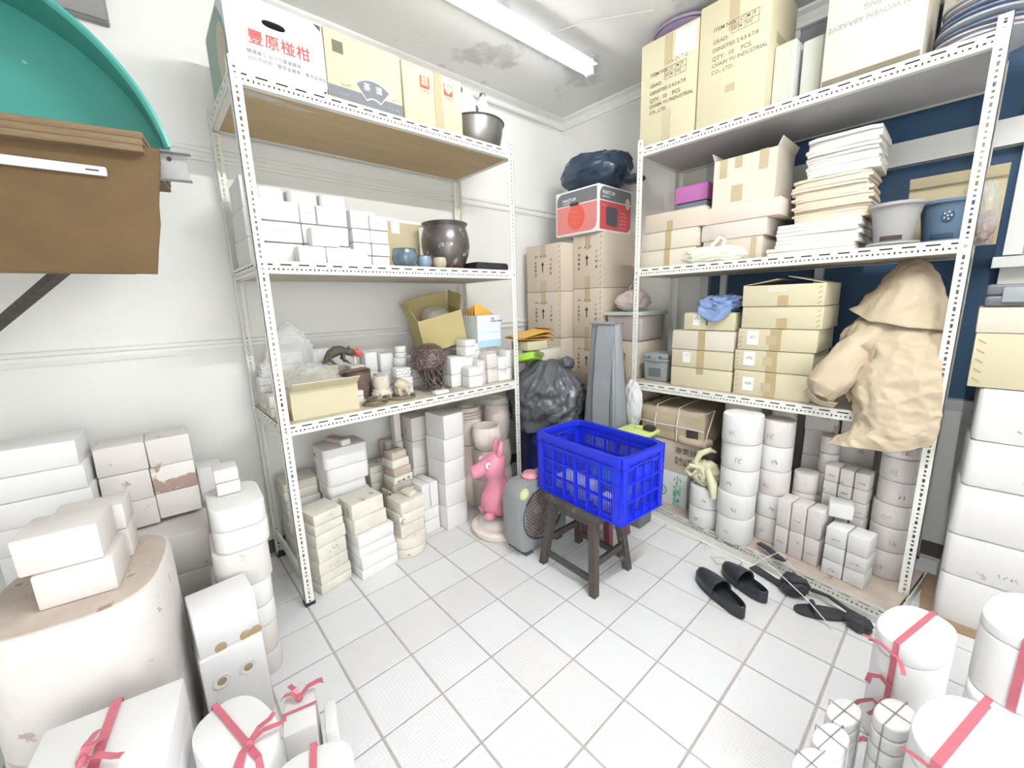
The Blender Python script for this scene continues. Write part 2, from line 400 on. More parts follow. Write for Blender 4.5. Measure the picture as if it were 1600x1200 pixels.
def post_mesh(L_, w_, sx, sy):
    """L-section post; flanges run from the outer corner at 0,0 towards sx in x and sy in y"""
    k = ('p', round(L_, 3), w_, sx, sy)
    if k in _pm: return _pm[k]
    holes = []; u = .02; i = 0
    while u < L_-.02:
        ln = (.010, .010, .018)[i % 3]; holes.append((u, u+ln, w_/2-.0045, w_/2+.0045)); u += (.021, .021, .029)[i % 3]; i += 1
    q = flange(L_, w_, holes); mb = MB(); t = .0025
    solid_flange(mb, q, lambda u, v, n: (sx*v, sy*n, u), t); solid_flange(mb, q, lambda u, v, n: (sx*n, sy*v, u), t)
    _pm[k] = plain(mb); _pm[k].materials.append(steel); return _pm[k]
def rail_mesh(L_, ax, s):
    """rail along axis ax from 0 to L_; upright flange hangs below z = 0, the lip goes inwards (sign s)"""
    k = ('r', round(L_, 3), ax, s)
    if k in _pm: return _pm[k]
    hgt = .056; holes = []; u = .015
    while u+.07 < L_:
        holes.append((u, u+.046, .0125, .0195))
        for j, (dw, dh) in enumerate(((.010, .0035), (.006, .0035), (.010, .0035), (.006, .006))):
            c = u+.010+j*.019; holes.append((c-dw/2, c+dw/2, .036-dh, .036+dh))
        u += .076
    q = flange(L_, hgt, holes); mb = MB(); t = .0025
    if ax == 'x':
        solid_flange(mb, q, lambda u, v, n: (u, s*n, -v), t)
        mb.box(0, L_, min(0, s*.03), max(0, s*.03), -.056, -.0535)
    else:
        solid_flange(mb, q, lambda u, v, n: (s*n, u, -v), t)
        mb.box(min(0, s*.03), max(0, s*.03), 0, L_, -.056, -.0535)
    _pm[k] = plain(mb); _pm[k].materials.append(steel); return _pm[k]
bolt_me = MB().lathe([(.0, -.004), (.007, -.004), (.007, 0), (0, 0)], 8).mesh()
bolt_me.materials.append(mat('bolt', (.45, .42, .36), .5, metal=.5))
def rack(label, x0, x1, y0, y1, height, levels, front):
    """levels: (z, board material or None, list of sides with rails); front = side towards the room, for the bolts"""
    t = thing('slotted_angle_rack', label, 'rack', ((x0+x1)/2, (y0+y1)/2, 0), 0, 'storage racks')
    ox, oy = (x0+x1)/2, (y0+y1)/2; a, b = (x1-x0)/2, (y1-y0)/2
    for sx in (-1, 1):
        for sy in (-1, 1):
            p = obj('post', post_mesh(height, .042, -sx, -sy), steel, t, (sx*a, sy*b, 0))
            obj('foot', MB().box(min(-sx*.046, sx*.003), max(-sx*.046, sx*.003), min(-sy*.046, sy*.003), max(-sy*.046, sy*.003), 0, .018), blackm if (sx, sy) != front else rust, p)
    for z, bm_, sides in levels:
        if 'f' in sides: obj('rail', rail_mesh(2*a-.006, 'x', 1), steel, t, (-a+.003, -b+.003, z))
        if 'b' in sides: obj('rail', rail_mesh(2*a-.006, 'x', -1), steel, t, (-a+.003, b-.003, z))
        if 'l' in sides: obj('rail', rail_mesh(2*b-.006, 'y', 1), steel, t, (-a+.003, -b+.003, z))
        if 'r' in sides: obj('rail', rail_mesh(2*b-.006, 'y', -1), steel, t, (a-.003, -b+.003, z))
        if bm_:
            bo = obj('board', MB().box(-a+.010, a-.010, -b+.010, b-.010, -.0530, -.0008), bm_, t, (0, 0, z)); bo.data.materials.append(shade_edge)
            for f in bo.data.polygons:
                if abs(f.normal.z) < .5: f.material_index = 1
        for sx in (-1, 1):
            for sy in (-1, 1):
                o = obj('bolt', bolt_me, None, t, (sx*(a-.021), sy*(b+.001), z-.03), (PI/2*(-sy), 0, 0))
                o = obj('bolt', bolt_me, None, t, (sx*(a+.001), sy*(b-.021), z-.03), (0, PI/2*sx, 0))
    return t
LX0, LX1, LY0, LY1 = -2.778, -1.252, -.672, -.045
LA, LB, LC = 2.460, 1.715, .962
rack('cream slotted steel rack standing along the plain left wall', LX0, LX1, LY0, LY1, 2.50,
     [(LA, ply, 'fblr'), (LB, dustply, 'fblr'), (LC, dustply, 'fblr'), (.20, None, 'l')], (9, 9))
RX0, RX1, RY0, RY1 = -.608, -.048, -2.735, -1.170
RA, RB, RC, RD = 2.463, 1.707, .920, .062
rack('cream slotted steel rack standing in front of the dark window', RX0, RX1, RY0, RY1, 2.51,
     [(RA, greyply, 'fblr'), (RB, dustply, 'fblr'), (RC, dustply, 'fblr')], (-1, -1))
# ------------------------------------------------------------------ cartons and plaster moulds
def carton(label, x0, x1, y0, y1, z0, z1, m=None, name='cardboard_box', cat='box', tape='', group=None, rz=0, flaps=True, tm=None, strip=.05):
    """closed carton: body, two top flaps meeting in a seam; tape letters: l/f front faces, T over the top. Returns the root (origin at base centre)"""
    m = m or card; tm = tm or tapem
    t = thing(name, label, cat, ((x0+x1)/2, (y0+y1)/2, z0), rz, group)
    a, b, h = (x1-x0)/2, (y1-y0)/2, z1-z0
    t['dims'] = (a, b, h)
    obj('body', rbox(2*a, 2*b, h-.004, .004, 2, .0015, seed=hsh(label) % 999), m, t)
    if flaps:
        alongx = a > b
        for s in (-1, 1):
            if alongx: me = MB().box(-a+.002, a-.002, min(s*.001, s*(b-.002)), max(s*.001, s*(b-.002)), h-.004, h).mesh()
            else: me = MB().box(min(s*.001, s*(a-.002)), max(s*.001, s*(a-.002)), -b+.002, b-.002, h-.004, h).mesh()
            obj('flap', me, m, t)
        if 'T' in tape:
            patch(t, 'tape', (0, 0, h+.0006), 't', 2*a if alongx else strip, strip if alongx else 2*b, tm)
    for c in tape:
        if c == 'l': patch(t, 'tape', (-a-.0008, 0, h/2), 'l', strip, h*.98, tm)
        if c == 'f': patch(t, 'tape', (0, -b-.0008, h/2), 'f', strip, h*.98, tm)
        if c == 'u': patch(t, 'tape', (-a-.0008, 0, h*.85), 'l', strip, h*.28, tm)
        if c == 'd': patch(t, 'tape', (-a-.0008, 0, h*.15), 'l', strip, h*.28, tm)
    return t
def open_carton(label, x0, x1, y0, y1, z0, z1, m, flap_ang, flap_len=.1, name='open_cardboard_box', rot=(0,0,0), cat='box', inner=None):
    """open-topped carton with walls, bottom and four flaps; flap_ang: angles past upright for -x, +x, -y, +y (None = no flap)"""
    t = thing(name, label, cat, ((x0+x1)/2, (y0+y1)/2, z0)); t.rotation_euler = rot
    a, b, h = (x1-x0)/2, (y1-y0)/2, z1-z0; w_ = .004
    obj('body', MB().box(-a, a, -b, b, 0, w_).box(-a, -a+w_, -b, b, w_, h).box(a-w_, a, -b, b, w_, h).box(-a+w_, a-w_, -b, -b+w_, w_, h).box(-a+w_, a-w_, b-w_, b, w_, h), m, t)
    for k, ang in enumerate(flap_ang):
        if ang is None: continue
        sx, sy = ((-1, 0), (1, 0), (0, -1), (0, 1))[k]
        if sx: me = MB().box(-w_/2, w_/2, -b+.003, b-.003, 0, flap_len).mesh(); o = obj('flap', me, m, t, (sx*(a-w_/2), 0, h)); o.rotation_euler = (0, sx*R(ang), 0)
        else: me = MB().box(-a+.003, a-.003, -w_/2, w_/2, 0, flap_len).mesh(); o = obj('flap', me, m, t, (0, sy*(b-w_/2), h)); o.rotation_euler = (-sy*R(ang), 0, 0)
    return t
def mould(label, cx, cy, z0, sx, sy, sz, m, rz=0, vbev=None, halves=True, group=None, seed=None, bev=.006, name='plaster_mould', cat='mould', outline=None):
    """plaster mould of two halves with a parting seam (or one solid half)"""
    seed = seed if seed is not None else hsh(label) % 9999
    rnd = random.Random(seed)
    def blk(h, s_):
        if outline: return prism([(x*sx/2, y*sy/2) for x, y in outline], 0, h, bev)
        return rbox(sx, sy, h, bev, 2, min(.004, sx*.012), vbev=vbev, seed=s_)
    if not halves:
        o = obj(name, blk(sz, seed), m, None, (cx, cy, z0), (0, 0, rz)); return tag(o, label, cat, group)
    t = thing(name, label, cat, (cx, cy, z0), rz, group)
    k = rnd.uniform(.42, .58)
    obj('lower_half', blk(sz*k-.0008, seed), m, t)
    obj('upper_half', blk(sz*(1-k)-.0008, seed+1), m, t, (rnd.uniform(-.002, .002), rnd.uniform(-.002, .002), sz*k+.0008), (0, 0, rnd.uniform(-.008, .008)))
    return t
ORD = ['topmost', 'second from top', 'third from top', 'fourth from top', 'fifth from top', 'sixth from top', 'seventh from top', 'eighth from top']
def stack(desc, cx, cy, z0, sizes, m, rz=0, vbev=None, halves=True, group=None, jit=.006, outline=None, bev=.006, kind='plaster mould'):
    """sizes from the bottom up: (sx, sy, sz) or (sx, sy, sz, dx, dy); each its own thing; returns them"""
    n = len(sizes); z = z0; out = []
    for i, s in enumerate(sizes):
        dx, dy = (s[3], s[4]) if len(s) > 4 else (0, 0)
        rnd = random.Random(i*7+len(desc)*13)
        where = ORD[n-1-i] if n > 1 else ''
        lab = (('lowest' if i == 0 and n > 1 else where) + ' ' + desc).strip()
        mm = m[i % len(m)] if isinstance(m, (list, tuple)) else m
        hv = halves if not isinstance(halves, (list, tuple)) else halves[i]
        out.append(mould(lab, cx+dx+rnd.uniform(-jit, jit), cy+dy+rnd.uniform(-jit, jit), z, s[0], s[1], s[2]-.001, mm, rz+rnd.uniform(-.03, .03), vbev, hv, group, seed=i*31+len(desc), bev=bev, outline=outline))
        z += s[2]
    return out
def ribbon_strip(mb, pts, w_, nrm=None, t=.0012):
    """flat strip following pts; width across the surface given by nrm (list or single normal)"""
    pts = [Vector(p) for p in pts]
    L_, Rr = [], []
    for i, p in enumerate(pts):
        tn = (pts[min(i+1, len(pts)-1)]-pts[max(i-1, 0)]).normalized()
        n = Vector(nrm[i] if isinstance(nrm, list) else (nrm or (0, 0, 1))); sd = tn.cross(n)
        sd = sd.normalized() if sd.length > 1e-5 else Vector((1, 0, 0)); n = n.normalized()
        L_.append((p-sd*w_/2, n)); Rr.append((p+sd*w_/2, n))
    rings = [[l, r, r+n*t, l+n*t] for (l, n), (r, _) in zip(L_, Rr)]
    mb.loft(rings); return mb
def bag(sx, sy, sz, seed=0, amp=.18, wr=.05, n=64, rings=36, p=2.1):
    """smooth plastic bag with sharp creases, standing on z=0"""
    from mathutils import noise
    b = MB(); rr = []
    for i in range(rings+1):
        ph = -PI/2+PI*i/rings; ring = []; cz = math.copysign(abs(math.sin(ph))**(2/p), math.sin(ph)); cr = max(abs(math.cos(ph))**(2/p), .002)
        for k in range(n):
            a = 2*PI*k/n; c, s_ = math.cos(a), math.sin(a)
            x = math.copysign(abs(c)**(2/p), c)*cr; y = math.copysign(abs(s_)**(2/p), s_)*cr
            q = Vector((x, y, cz))+Vector((seed*5.3, seed, -seed*2.1))
            d = 1+amp*noise.noise(q*1.3)+wr*(2-4*abs(noise.noise(q*2.6+Vector((noise.noise(q*1.7), 0, 0)))))+wr*.5*(1-3*abs(noise.noise(q*6)))
            ring.append((x*sx/2*d, y*sy/2*d, max(0, (cz*d+1)/2*sz)))
        rr.append(ring)
    b.loft(rr); me = b.mesh('bag'); shade(me, 75); return me
def crumple(sx, sy, sz, seed=0, amp=.15, n=20, rings=12, flat=True, p=2.4):
    """soft crumpled lump (bag, bundle) standing on z=0"""
    from mathutils import noise
    b = MB(); rr = []
    for i in range(rings+1):
        ph = -PI/2 + PI*i/rings; ring = []
        cz = math.copysign(abs(math.sin(ph))**(2/p), math.sin(ph)); cr = abs(math.cos(ph))**(2/p)
        for k in range(n):
            a = 2*PI*k/n; c, s_ = math.cos(a), math.sin(a)
            x = math.copysign(abs(c)**(2/p), c)*max(cr, .002); y = math.copysign(abs(s_)**(2/p), s_)*max(cr, .002)
            q = Vector((x*1.7, y*1.7, cz*1.7))+Vector((seed*5.3, seed, -seed*2.1))
            d = 1+amp*(noise.noise(q)+.6*abs(noise.noise(q*2.7))+.35*noise.noise(q*5))
            z = (cz*d+1)/2
            ring.append((x*sx/2*d, y*sy/2*d, max(0, z*sz) if flat else z*sz))
        rr.append(ring)
    b.loft(rr)
    me = b.mesh('lump'); shade(me, 28); return me
# ------------------------------------------------------------------ left rack, top shelf
t = thing('fruit_box', 'white mandarin fruit carton with red lettering and handle hole', 'box', (-2.572, -.428, LA+.001))
a, b, h = .19, .215, .285
fb = mat('fruit_box_white', (.82, .84, .88), .55, noise=.03, scale=4)
fg = mat('fruit_box_green', (.30, .42, .36), .6)
# front wall with the oval hand hole
def holed_wall(w_, hh, cx, cz, rx, rz_, n=28):
    mb = MB(); inner = [(cx+rx*math.copysign(abs(math.cos(2*PI*k/n))**.6, math.cos(2*PI*k/n)), 0, cz+rz_*math.sin(2*PI*k/n)) for k in range(n)]
    outer = []
    for k in range(n):
        c, s_ = math.cos(2*PI*k/n), math.sin(2*PI*k/n)
        f = 1/max(abs(c), abs(s_)); outer.append((c*f*w_, 0, hh/2+s_*f*hh/2))
    for y in (0, .005):
        mb.add([(x, y, z) for x, _, z in outer]+[(x, y, z) for x, _, z in inner], [(k, (k+1) % n, n+(k+1) % n, n+k) for k in range(n)])
    mb.add([(x, 0, z) for x, _, z in inner]+[(x, .005, z) for x, _, z in inner], [(k, (k+1) % n, n+(k+1) % n, n+k) for k in range(n)])
    return mb
obj('front_panel', holed_wall(a, h, -.01, .215, .045, .014), fb, t, (0, -b, 0))
obj('body', MB().box(-a, a, -b+.006, b, 0, .005).box(-a, -a+.005, -b+.005, b, 0, h).box(a-.005, a, -b+.005, b, 0, h).box(-a+.005, a-.005, b-.005, b, 0, h), fb, t)
lid = obj('lid', MB().box(-a-.001, a+.001, -b-.001, b+.001, h, h+.006), fb, t)
obj('green_side_print', prism([(x, y) for x, y in [(-.215, 0), (.215, 0), (.215, .1), (.17, .2), (.09, .275), (-.215, .275)]], 0, .001, 0), fg, t, (-a-.0015, -.0, .002), FROT['l'])
obj('fruit_picture', prism([(.10+.09*math.cos(k*PI/10), .10+.11*math.sin(k*PI/10)) for k in range(20)], 0, .001, 0), mat('print_tan', (.62, .52, .40), .6), t, (-a-.0025, 0, .002), FROT['l'])
printed(t, '豐原椪柑', (-.115, -b-.001, .172), 'f', .058, redink, spacing=1.12)
printed(t, '輔導單位 台北市農會輔導\n台中市政府．豐原區農會．豐原區果菜', (-.125, -b-.001, .098), 'f', .0185, inkp, line=1.35)
t = carton('pale carton with dark band and fan emblem on upper left shelf', -2.378, -2.002, -.645, -.22, LA, LA+.292, cardlt, 'carton')
a, b, h = t['dims']
dgrey = mat('print_dark_grey', (.20, .21, .23), .6)
patch(t, 'dark_band', (0, -b-.001, .032), 'f', 2*a-.004, .062, dgrey)
patch(t, 'stamp', (-a+.06, -b-.001, .228), 'f', .05, .05, inkg)
patch(t, 'side_band', (-a-.001, 0, .02), 'l', 2*b-.004, .04, dgrey)
def fan(r0, r1, a0, a1, n=12):
    return [(r1*math.cos(a0+(a1-a0)*k/n), r1*math.sin(a0+(a1-a0)*k/n)) for k in range(n+1)] + [(r0*math.cos(a1+(a0-a1)*k/n), r0*math.sin(a1+(a0-a1)*k/n)) for k in range(n+1)]
obj('fan_border', prism(fan(.050, .137, R(47), R(133)), 0, .0008, 0), paperw, t, (.03, -b-.0016, -.002), FROT['f'])
obj('fan_emblem', prism(fan(.056, .131, R(50), R(130)), 0, .0008, 0), dgrey, t, (.03, -b-.0026, -.002), FROT['f'])
printed(t, '茶', (-.02, -b-.0042, .112), 'f', .036, paperw); printed(t, '道', (.042, -b-.0042, .112), 'f', .036, paperw)
scribble(t, (-a+.085, -b-.001, .078), 'f', .05, .012, inkg, 2, 2); scribble(t, (a-.045, -b-.001, .075), 'f', .04, .012, inkg, 3, 2)
scribble(t, (a-.05, -b-.0018, .03), 'f', .06, .012, inkp, 4, 4); scribble(t, (-a+.075, -b-.0018, .035), 'f', .06, .01, inkp, 5, 4)
t = carton('pale carton with two red seals and wrinkled tape beside metal bowl', -1.992, -1.622, -.645, -.24, LA, LA+.285, cardlt, 'carton')
a, b, h = t['dims']
for q, s_ in ((-.055, .215), (.095, .218)):
    st = patch(t, 'red_seal', (q, -b-.001, s_), 'f', .056, .056, redink)
    printed(t, '囍' if q < 0 else '♥', (q, -b-.0016, s_+.024), 'f', .046, cardlt, align='CENTER', name='seal_mark')
    scribble(t, (q, -b-.001, s_-.042), 'f', .05, .009, redink, 5, 5, .0009)
tp = obj('tape', displace(prism([(-.024, 0), (.024, 0), (.026, .09), (.018, .17), (.025, h), (-.022, h), (-.026, .15)], 0, .001, 0), .001, 20, 1), tapelt, t, (.03, -b-.0022, 0), FROT['f'])
patch(t, 'tape', (.03, 0, h+.001), 't', .048, 2*b, tapelt)
# steel bowl with bagged odds and ends
t = thing('metal_bowl', 'dented steel bowl at the end of the upper left shelf', 'bowl', (-1.365, -.43, LA))
bowlm = mat('bowl_steel', (.40, .40, .39), .34, metal=.85, noise=.25, scale=6)
obj('bowl', MB().lathe([(0, .002), (.085, 0), (.13, .02), (.165, .07), (.178, .13), (.185, .182), (.19, .185), (.19, .191), (.182, .19), (.172, .13), (.158, .075), (.12, .03), (0, .012)], 40), bowlm, t, smooth=True)
obj('rim', MB().lathe([(.182, .186), (.190, .183), (.194, .189), (.188, .195), (.181, .192)], 40, closed=True), mat('bowl_rim', (.12, .11, .11), .5, metal=.5), t, smooth=True)
o = obj('plastic_bag', bag(.15, .12, .33, 3), bagw, None, (-1.43, -.42, LA+.04)); tag(o, 'clear crumpled plastic bag standing up at left in the steel bowl', 'bag')
o = obj('plastic_bag', bag(.10, .09, .34, 8), bagw, None, (-1.28, -.41, LA+.04)); tag(o, 'small knotted plastic bag at right in the steel bowl', 'bag')
for k, (x, y, z) in enumerate(((-1.475, -.43, .35), (-1.365, -.44, .27), (-1.275, -.41, .375))):
    o = obj('dark_scrap', crumple(.045, .035, .035, k, .2, 12, 8), garbage, None, (x, y, LA+z)); tag(o, ('dark crumpled scrap on top of the left bag in the bowl', 'small dark scrap between the bags in the bowl', 'dark twisted top of the right bag in the bowl')[k], 'scrap')

# ------------------------------------------------------------------ left rack, second shelf
Z = LB
# narrow pale mould stack at the left end
stack('narrow white mould standing at left end of second shelf', -2.735, -.30, Z, [(.05, .30, .13), (.05, .30, .13), (.045, .29, .14)], plas, halves=False, group='moulds on the second left shelf')
# back row of tall cast moulds
for i, (x, w_) in enumerate(((-2.60, .14), (-2.44, .15), (-2.28, .15))):
    mould(('left', 'middle', 'right')[i]+' one of three tall white moulds in the back row', x, -.20, Z, w_, .20, .40, plas, vbev=.03, group='tall moulds in the back row')
G2 = 'white plaster blocks on the second left shelf'
def row(desc, x0, ws, y, d, z, h, jn=.0):
    x = x0
    for i, w_ in enumerate(ws):
        pos = ('left', 'centre', 'right', 'fourth')[i] if len(ws) > 2 else ('left', 'right')[i] if len(ws) == 2 else ''
        o = mould((pos+' '+desc).strip(), x+w_/2, y+d/2+random.uniform(0, .008), z, w_-.005, d, h-.004, plas, random.uniform(-.015, .015), halves=False, group=G2, bev=.004)
        if (i+int(z*10)) % 2 == 0: scribble(o, (0, -d/2-.0005, h*.5), 'f', w_*.5, .02, inkp, i+int(z*100), 4, .0007)
        x += w_
row('white block in the upper row of the wide block pile', -2.722, (.175, .075, .15), -.57, .26, Z+.192, .092)
row('white block in the middle row of the wide block pile', -2.722, (.175, .225), -.57, .26, Z+.097, .093)
row('white block in the lowest row of the wide block pile', -2.722, (.175, .225), -.57, .26, Z+.004, .091)
row('white block at the front edge below the wide pile', -2.60, (.125, .21), -.655, .075, Z, .078)
row('white block on the front edge blocks of second shelf', -2.53, (.13,), -.648, .075, Z+.079, .09)
for k, hh in enumerate((.06, .065, .07, .075)):
    zz = Z+sum((.06, .065, .07, .075)[:k])
    row(('lowest', 'third', 'second', 'topmost')[k]+' white block of the twin pile before the cardboard', -2.30, (.10, .105), -.555, .24, zz, hh)
row('loose white block lying on the twin pile', -2.27, (.15,), -.47, .14, Z+.272, .035)
# standing cardboard sheet, paper roll on top of it
t = thing('cardboard_sheet', 'yellow cardboard sheet standing upright on second left shelf', 'cardboard', (-1.925, -.31, Z))
obj('sheet', displace(rbox(.315, .006, .295, .001, 1), .001, 6, 2), card, t)
patch(t, 'white_label', (-.005, -.0045, .262), 'f', .055, .065, paperw)
obj('back_fold', rbox(.315, .006, .20, .001, 1), card, t, (0, .11, 0), (R(30), 0, 0))
t = thing('paper_roll', 'thin white paper roll lying on top of the cardboard sheet', 'paper roll', (-1.925, -.295, Z+.313))
obj('roll', MB().tube([(-.20, 0, 0), (.20, 0, -.012)], .015, 14), paperw, t, smooth=True)
obj('core', MB().tube([(-.205, 0, 0), (-.199, 0, 0)], .009, 12), mat('roll_core', (.4, .38, .36), .7), t)
# dark jar on a saucer
jarm = mat('jar_metallic', (.22, .20, .19), .3, metal=.55, noise=.5, scale=9, col2=(.10, .09, .09), coat=.3)
speckle(jarm, (.6, .58, .56), 16, .60, .68)
t = thing('ceramic_jar', 'large dark metallic glazed ceramic jar on second left shelf', 'jar', (-1.665, -.46, Z))
obj('body', MB().lathe([(0, .012), (.095, .012), (.115, .03), (.142, .09), (.153, .15), (.150, .20), (.138, .245), (.132, .262), (.142, .278), (.146, .286), (.138, .290), (.124, .268), (.128, .24), (.14, .19), (.13, .08), (0, .03)], 40), jarm, t, smooth=True)
t2 = obj('saucer', MB().lathe([(0, 0), (.105, 0), (.122, .006), (.122, .012), (0, .012)], 32), mat('saucer_brown', (.25, .10, .07), .4), None, (-1.665, -.46, Z), smooth=True); tag(t2, 'flat red-brown saucer under the dark ceramic jar', 'saucer')
def cup(label, x, y, r, h, m, cat='cup', tilt=0, name='ceramic_cup'):
    t = thing(name, label, cat, (x, y, Z))
    prof = [(0, 0), (r*.55, 0), (r*.86, h*.18), (r, h*.48), (r*.92, h*.82), (r*.86, h), (r*.78, h*.985), (r*.85, h*.8), (r*.9, h*.5), (r*.7, h*.2), (0, h*.12)]
    obj('body', MB().lathe(prof, 32), m, t, smooth=True)
    obj('rim', MB().lathe([(r*.80, h*.97), (r*.88, h*.965), (r*.90, h), (r*.82, h*1.02)], 32, closed=True), mat('cup_rim', (.10, .11, .12), .35), t, smooth=True)
    return t
bm_ = mat('glaze_blue_grey', (.16, .24, .30), .2, noise=.5, scale=14, col2=(.07, .11, .15), coat=.5)
cup('rounded blue-grey glazed bowl on second left shelf edge', -2.02, -.575, .072, .10, bm_, 'bowl', name='glazed_bowl')
cup('small pale blue cup between the bowl and the tan cup', -1.90, -.585, .044, .068, mat('glaze_pale_blue', (.28, .38, .48), .25, noise=.3, scale=18))
cup('small tan speckled cup in front of the dark jar', -1.81, -.605, .042, .063, mat('glaze_tan', (.56, .50, .38), .3, noise=.25, scale=18))
t = thing('black_tray', 'flat black lacquer tray at the right end of second left shelf', 'tray', (-1.405, -.50, Z))
obj('base', rbox(.27, .22, .012, .004), blackm, t); obj('wall', MB().box(-.135, .135, -.11, -.104, .012, .042).box(-.135, .135, .104, .11, .012, .042).box(-.135, -.129, -.104, .104, .012, .042).box(.129, .135, -.104, .104, .012, .042), blackm, t)
obj('lid', rbox(.262, .212, .008, .003), blackm, t, (.004, .006, .043), (R(0), 0, R(1)))

# ------------------------------------------------------------------ left rack, third shelf
Z = LC
G3 = 'small white plaster moulds on the third left shelf'
stack('white mould of the pile in the left corner of third shelf', -2.715, -.17, Z, [(.07, .10, .09), (.07, .10, .085), (.066, .095, .08)], [plasp, plas], group=G3)
stack('white mould behind the clear bag on third shelf', -2.60, -.14, Z, [(.17, .12, .15), (.16, .12, .15)], plas, group=G3)
stack('white mould at the wall behind the lizard figure', -2.40, -.12, Z, [(.12, .10, .15), (.11, .10, .15)], plas, group=G3)
mould('rough pinkish mould piece beside rack post on third shelf', -2.741, -.40, Z, .052, .12, .11, plasp, 0, group=G3)
mould('small yellowed mould piece beside the open box', -2.742, -.57, Z, .05, .05, .05, plasy, 0, halves=False, group=G3)
o = obj('wire_bundle', MB().tube([(-.03+.012*math.sin(k*1.9), .014*math.cos(k*1.3), .012+.012*abs(math.sin(k*.8))) for k in range(30)], .0035, 6), blackm, None, (-2.725, -.485, Z+.003), (0, 0, PI/2)); tag(o, 'black wire bundle in the corner beside the open box', 'wire')
# open box of bubble wrap
t = open_carton('open yellow cardboard box full of bubble wrap on third shelf', -2.705, -2.375, -.61, -.33, Z, Z+.145, cardlt, (None, None, 55, -12), .075)
o = obj('bubble_wrap', displace(bag(.27, .225, .225, 4, .15, .09), .008, 40, 3), clear, None, (-2.54, -.47, Z+.006)); tag(o, 'crumpled clear bubble wrap inside the open box', 'bubble wrap')
o = obj('plastic_bag', bag(.27, .10, .40, 9, .3, .13, p=1.4), clear, None, (-2.60, -.265, Z)); tag(o, 'large clear plastic bag rising behind the open box', 'bag')
# lizard on its pot
lz = mat('lizard_bronze', (.12, .115, .09), .45, noise=.4, scale=40, bump=.5, bscale=90)
t = thing('lizard_figurine', 'dark green-black chameleon figurine climbing on a brown pot', 'figurine', (-2.335, -.30, Z+.222))
b = MB(); b.tube([(-.10, 0, .0), (-.085, 0, .03), (-.06, 0, .055), (-.03, 0, .07), (0, 0, .072), (.03, 0, .062), (.045, 0, .055)], [.008, .018, .028, .032, .028, .02, .012], 10)
obj('body', b, lz, t, smooth=True)
obj('tail', MB().tube([(-.095, 0, .015), (-.112, 0, -.01), (-.118, .004, -.035), (-.115, .006, -.055)], [.012, .009, .007, .003], 8), lz, t, smooth=True)
obj('head', MB().tube([(.03, 0, .055), (.05, 0, .058), (.068, 0, .052), (.082, 0, .042)], [.018, .024, .018, .006], 10), lz, t, smooth=True)
obj('crest', MB().loft([[(.028, -.003, .07), (.028, .003, .07), (.028, 0, .075)], [(.05, -.003, .078), (.05, .003, .078), (.045, 0, .098)], [(.068, -.002, .068), (.068, .002, .068), (.066, 0, .072)]]), lz, t)
for x, y in ((-.065, -.02), (-.055, .02), (.01, -.022), (.015, .022)):
    obj('leg', MB().tube([(x, y*.6, .05), (x-.008, y*1.4, .022), (x+.014, y*1.5, .002)], [.010, .008, .006], 8), lz, t, smooth=True)
    obj('foot', MB().tube([(x+.006, y*1.5, .001), (x+.03, y*1.7, -.006)], [.006, .003], 6), lz, t)
t = thing('brown_pot', 'brown rough clay pot with jagged rim under the chameleon', 'pot', (-2.268, -.315, Z)); t.scale = (.86, .86, 1.05)
obj('body', displace(MB().lathe([(0, 0), (.09, 0), (.098, .04), (.10, .10), (.098, .15), (.088, .15), (.085, .05), (0, .02)], 28).mesh('p', True), .008, 18, 2), mat('clay_brown', (.22, .15, .12), .7, noise=.4, scale=20, bump=.3), t)
obj('rim', MB().lathe([(.088, .146), (.10, .146), (.101, .158), (.09, .158)], 28, closed=True), mat('clay_dark', (.10, .07, .06), .6), t)
obj('branch', MB().tube([(-.13, -.02, .155), (-.05, -.03, .16), (.04, -.02, .165), (.10, .0, .155)], [.008, .012, .012, .008], 8), MATS['clay_brown'], t, smooth=True)
t = thing('flower_figurine', 'small white figurine with a red flower beside the chameleon', 'figurine', (-2.215, -.185, Z+.185))
obj('stem', MB().tube([(0, 0, 0), (.004, 0, .03), (0, 0, .06)], .008, 8), plas, t)
for k in range(7):
    a_ = k*PI*2/7; obj('petal', crumple(.045, .018, .04, k, .15, 10, 6), mat('petal_red', (.78, .16, .14), .5), t, (.018*math.cos(a_), .018*math.sin(a_), .05+.012*(k % 2)), (R(20), R(25)*math.cos(a_), a_))
mould('white mould holding up the flower figurine', -2.215, -.18, Z, .09, .09, .18, plas, group=G3)
mould('left one of two white blocks behind the pale cup', -2.125, -.18, Z, .08, .10, .255, plas, group=G3)
mould('right one of two white blocks behind the pale cup', -2.03, -.20, Z, .09, .10, .24, plas, group=G3)
stack('round white jar mould behind the dotted block', -1.955, -.29, Z, [(.085, .085, .11), (.085, .085, .10), (.075, .075, .075)], plas, outline=oval(1, 1, 28), group=G3)
stack('tan-sided white mould beside the round jar pile', -1.845, -.26, Z, [(.09, .10, .12), (.09, .10, .09)], [plasp, plas], group=G3)
mould('low white mould in front of the round jar pile', -2.085, -.325, Z, .12, .09, .13, plas, group=G3)
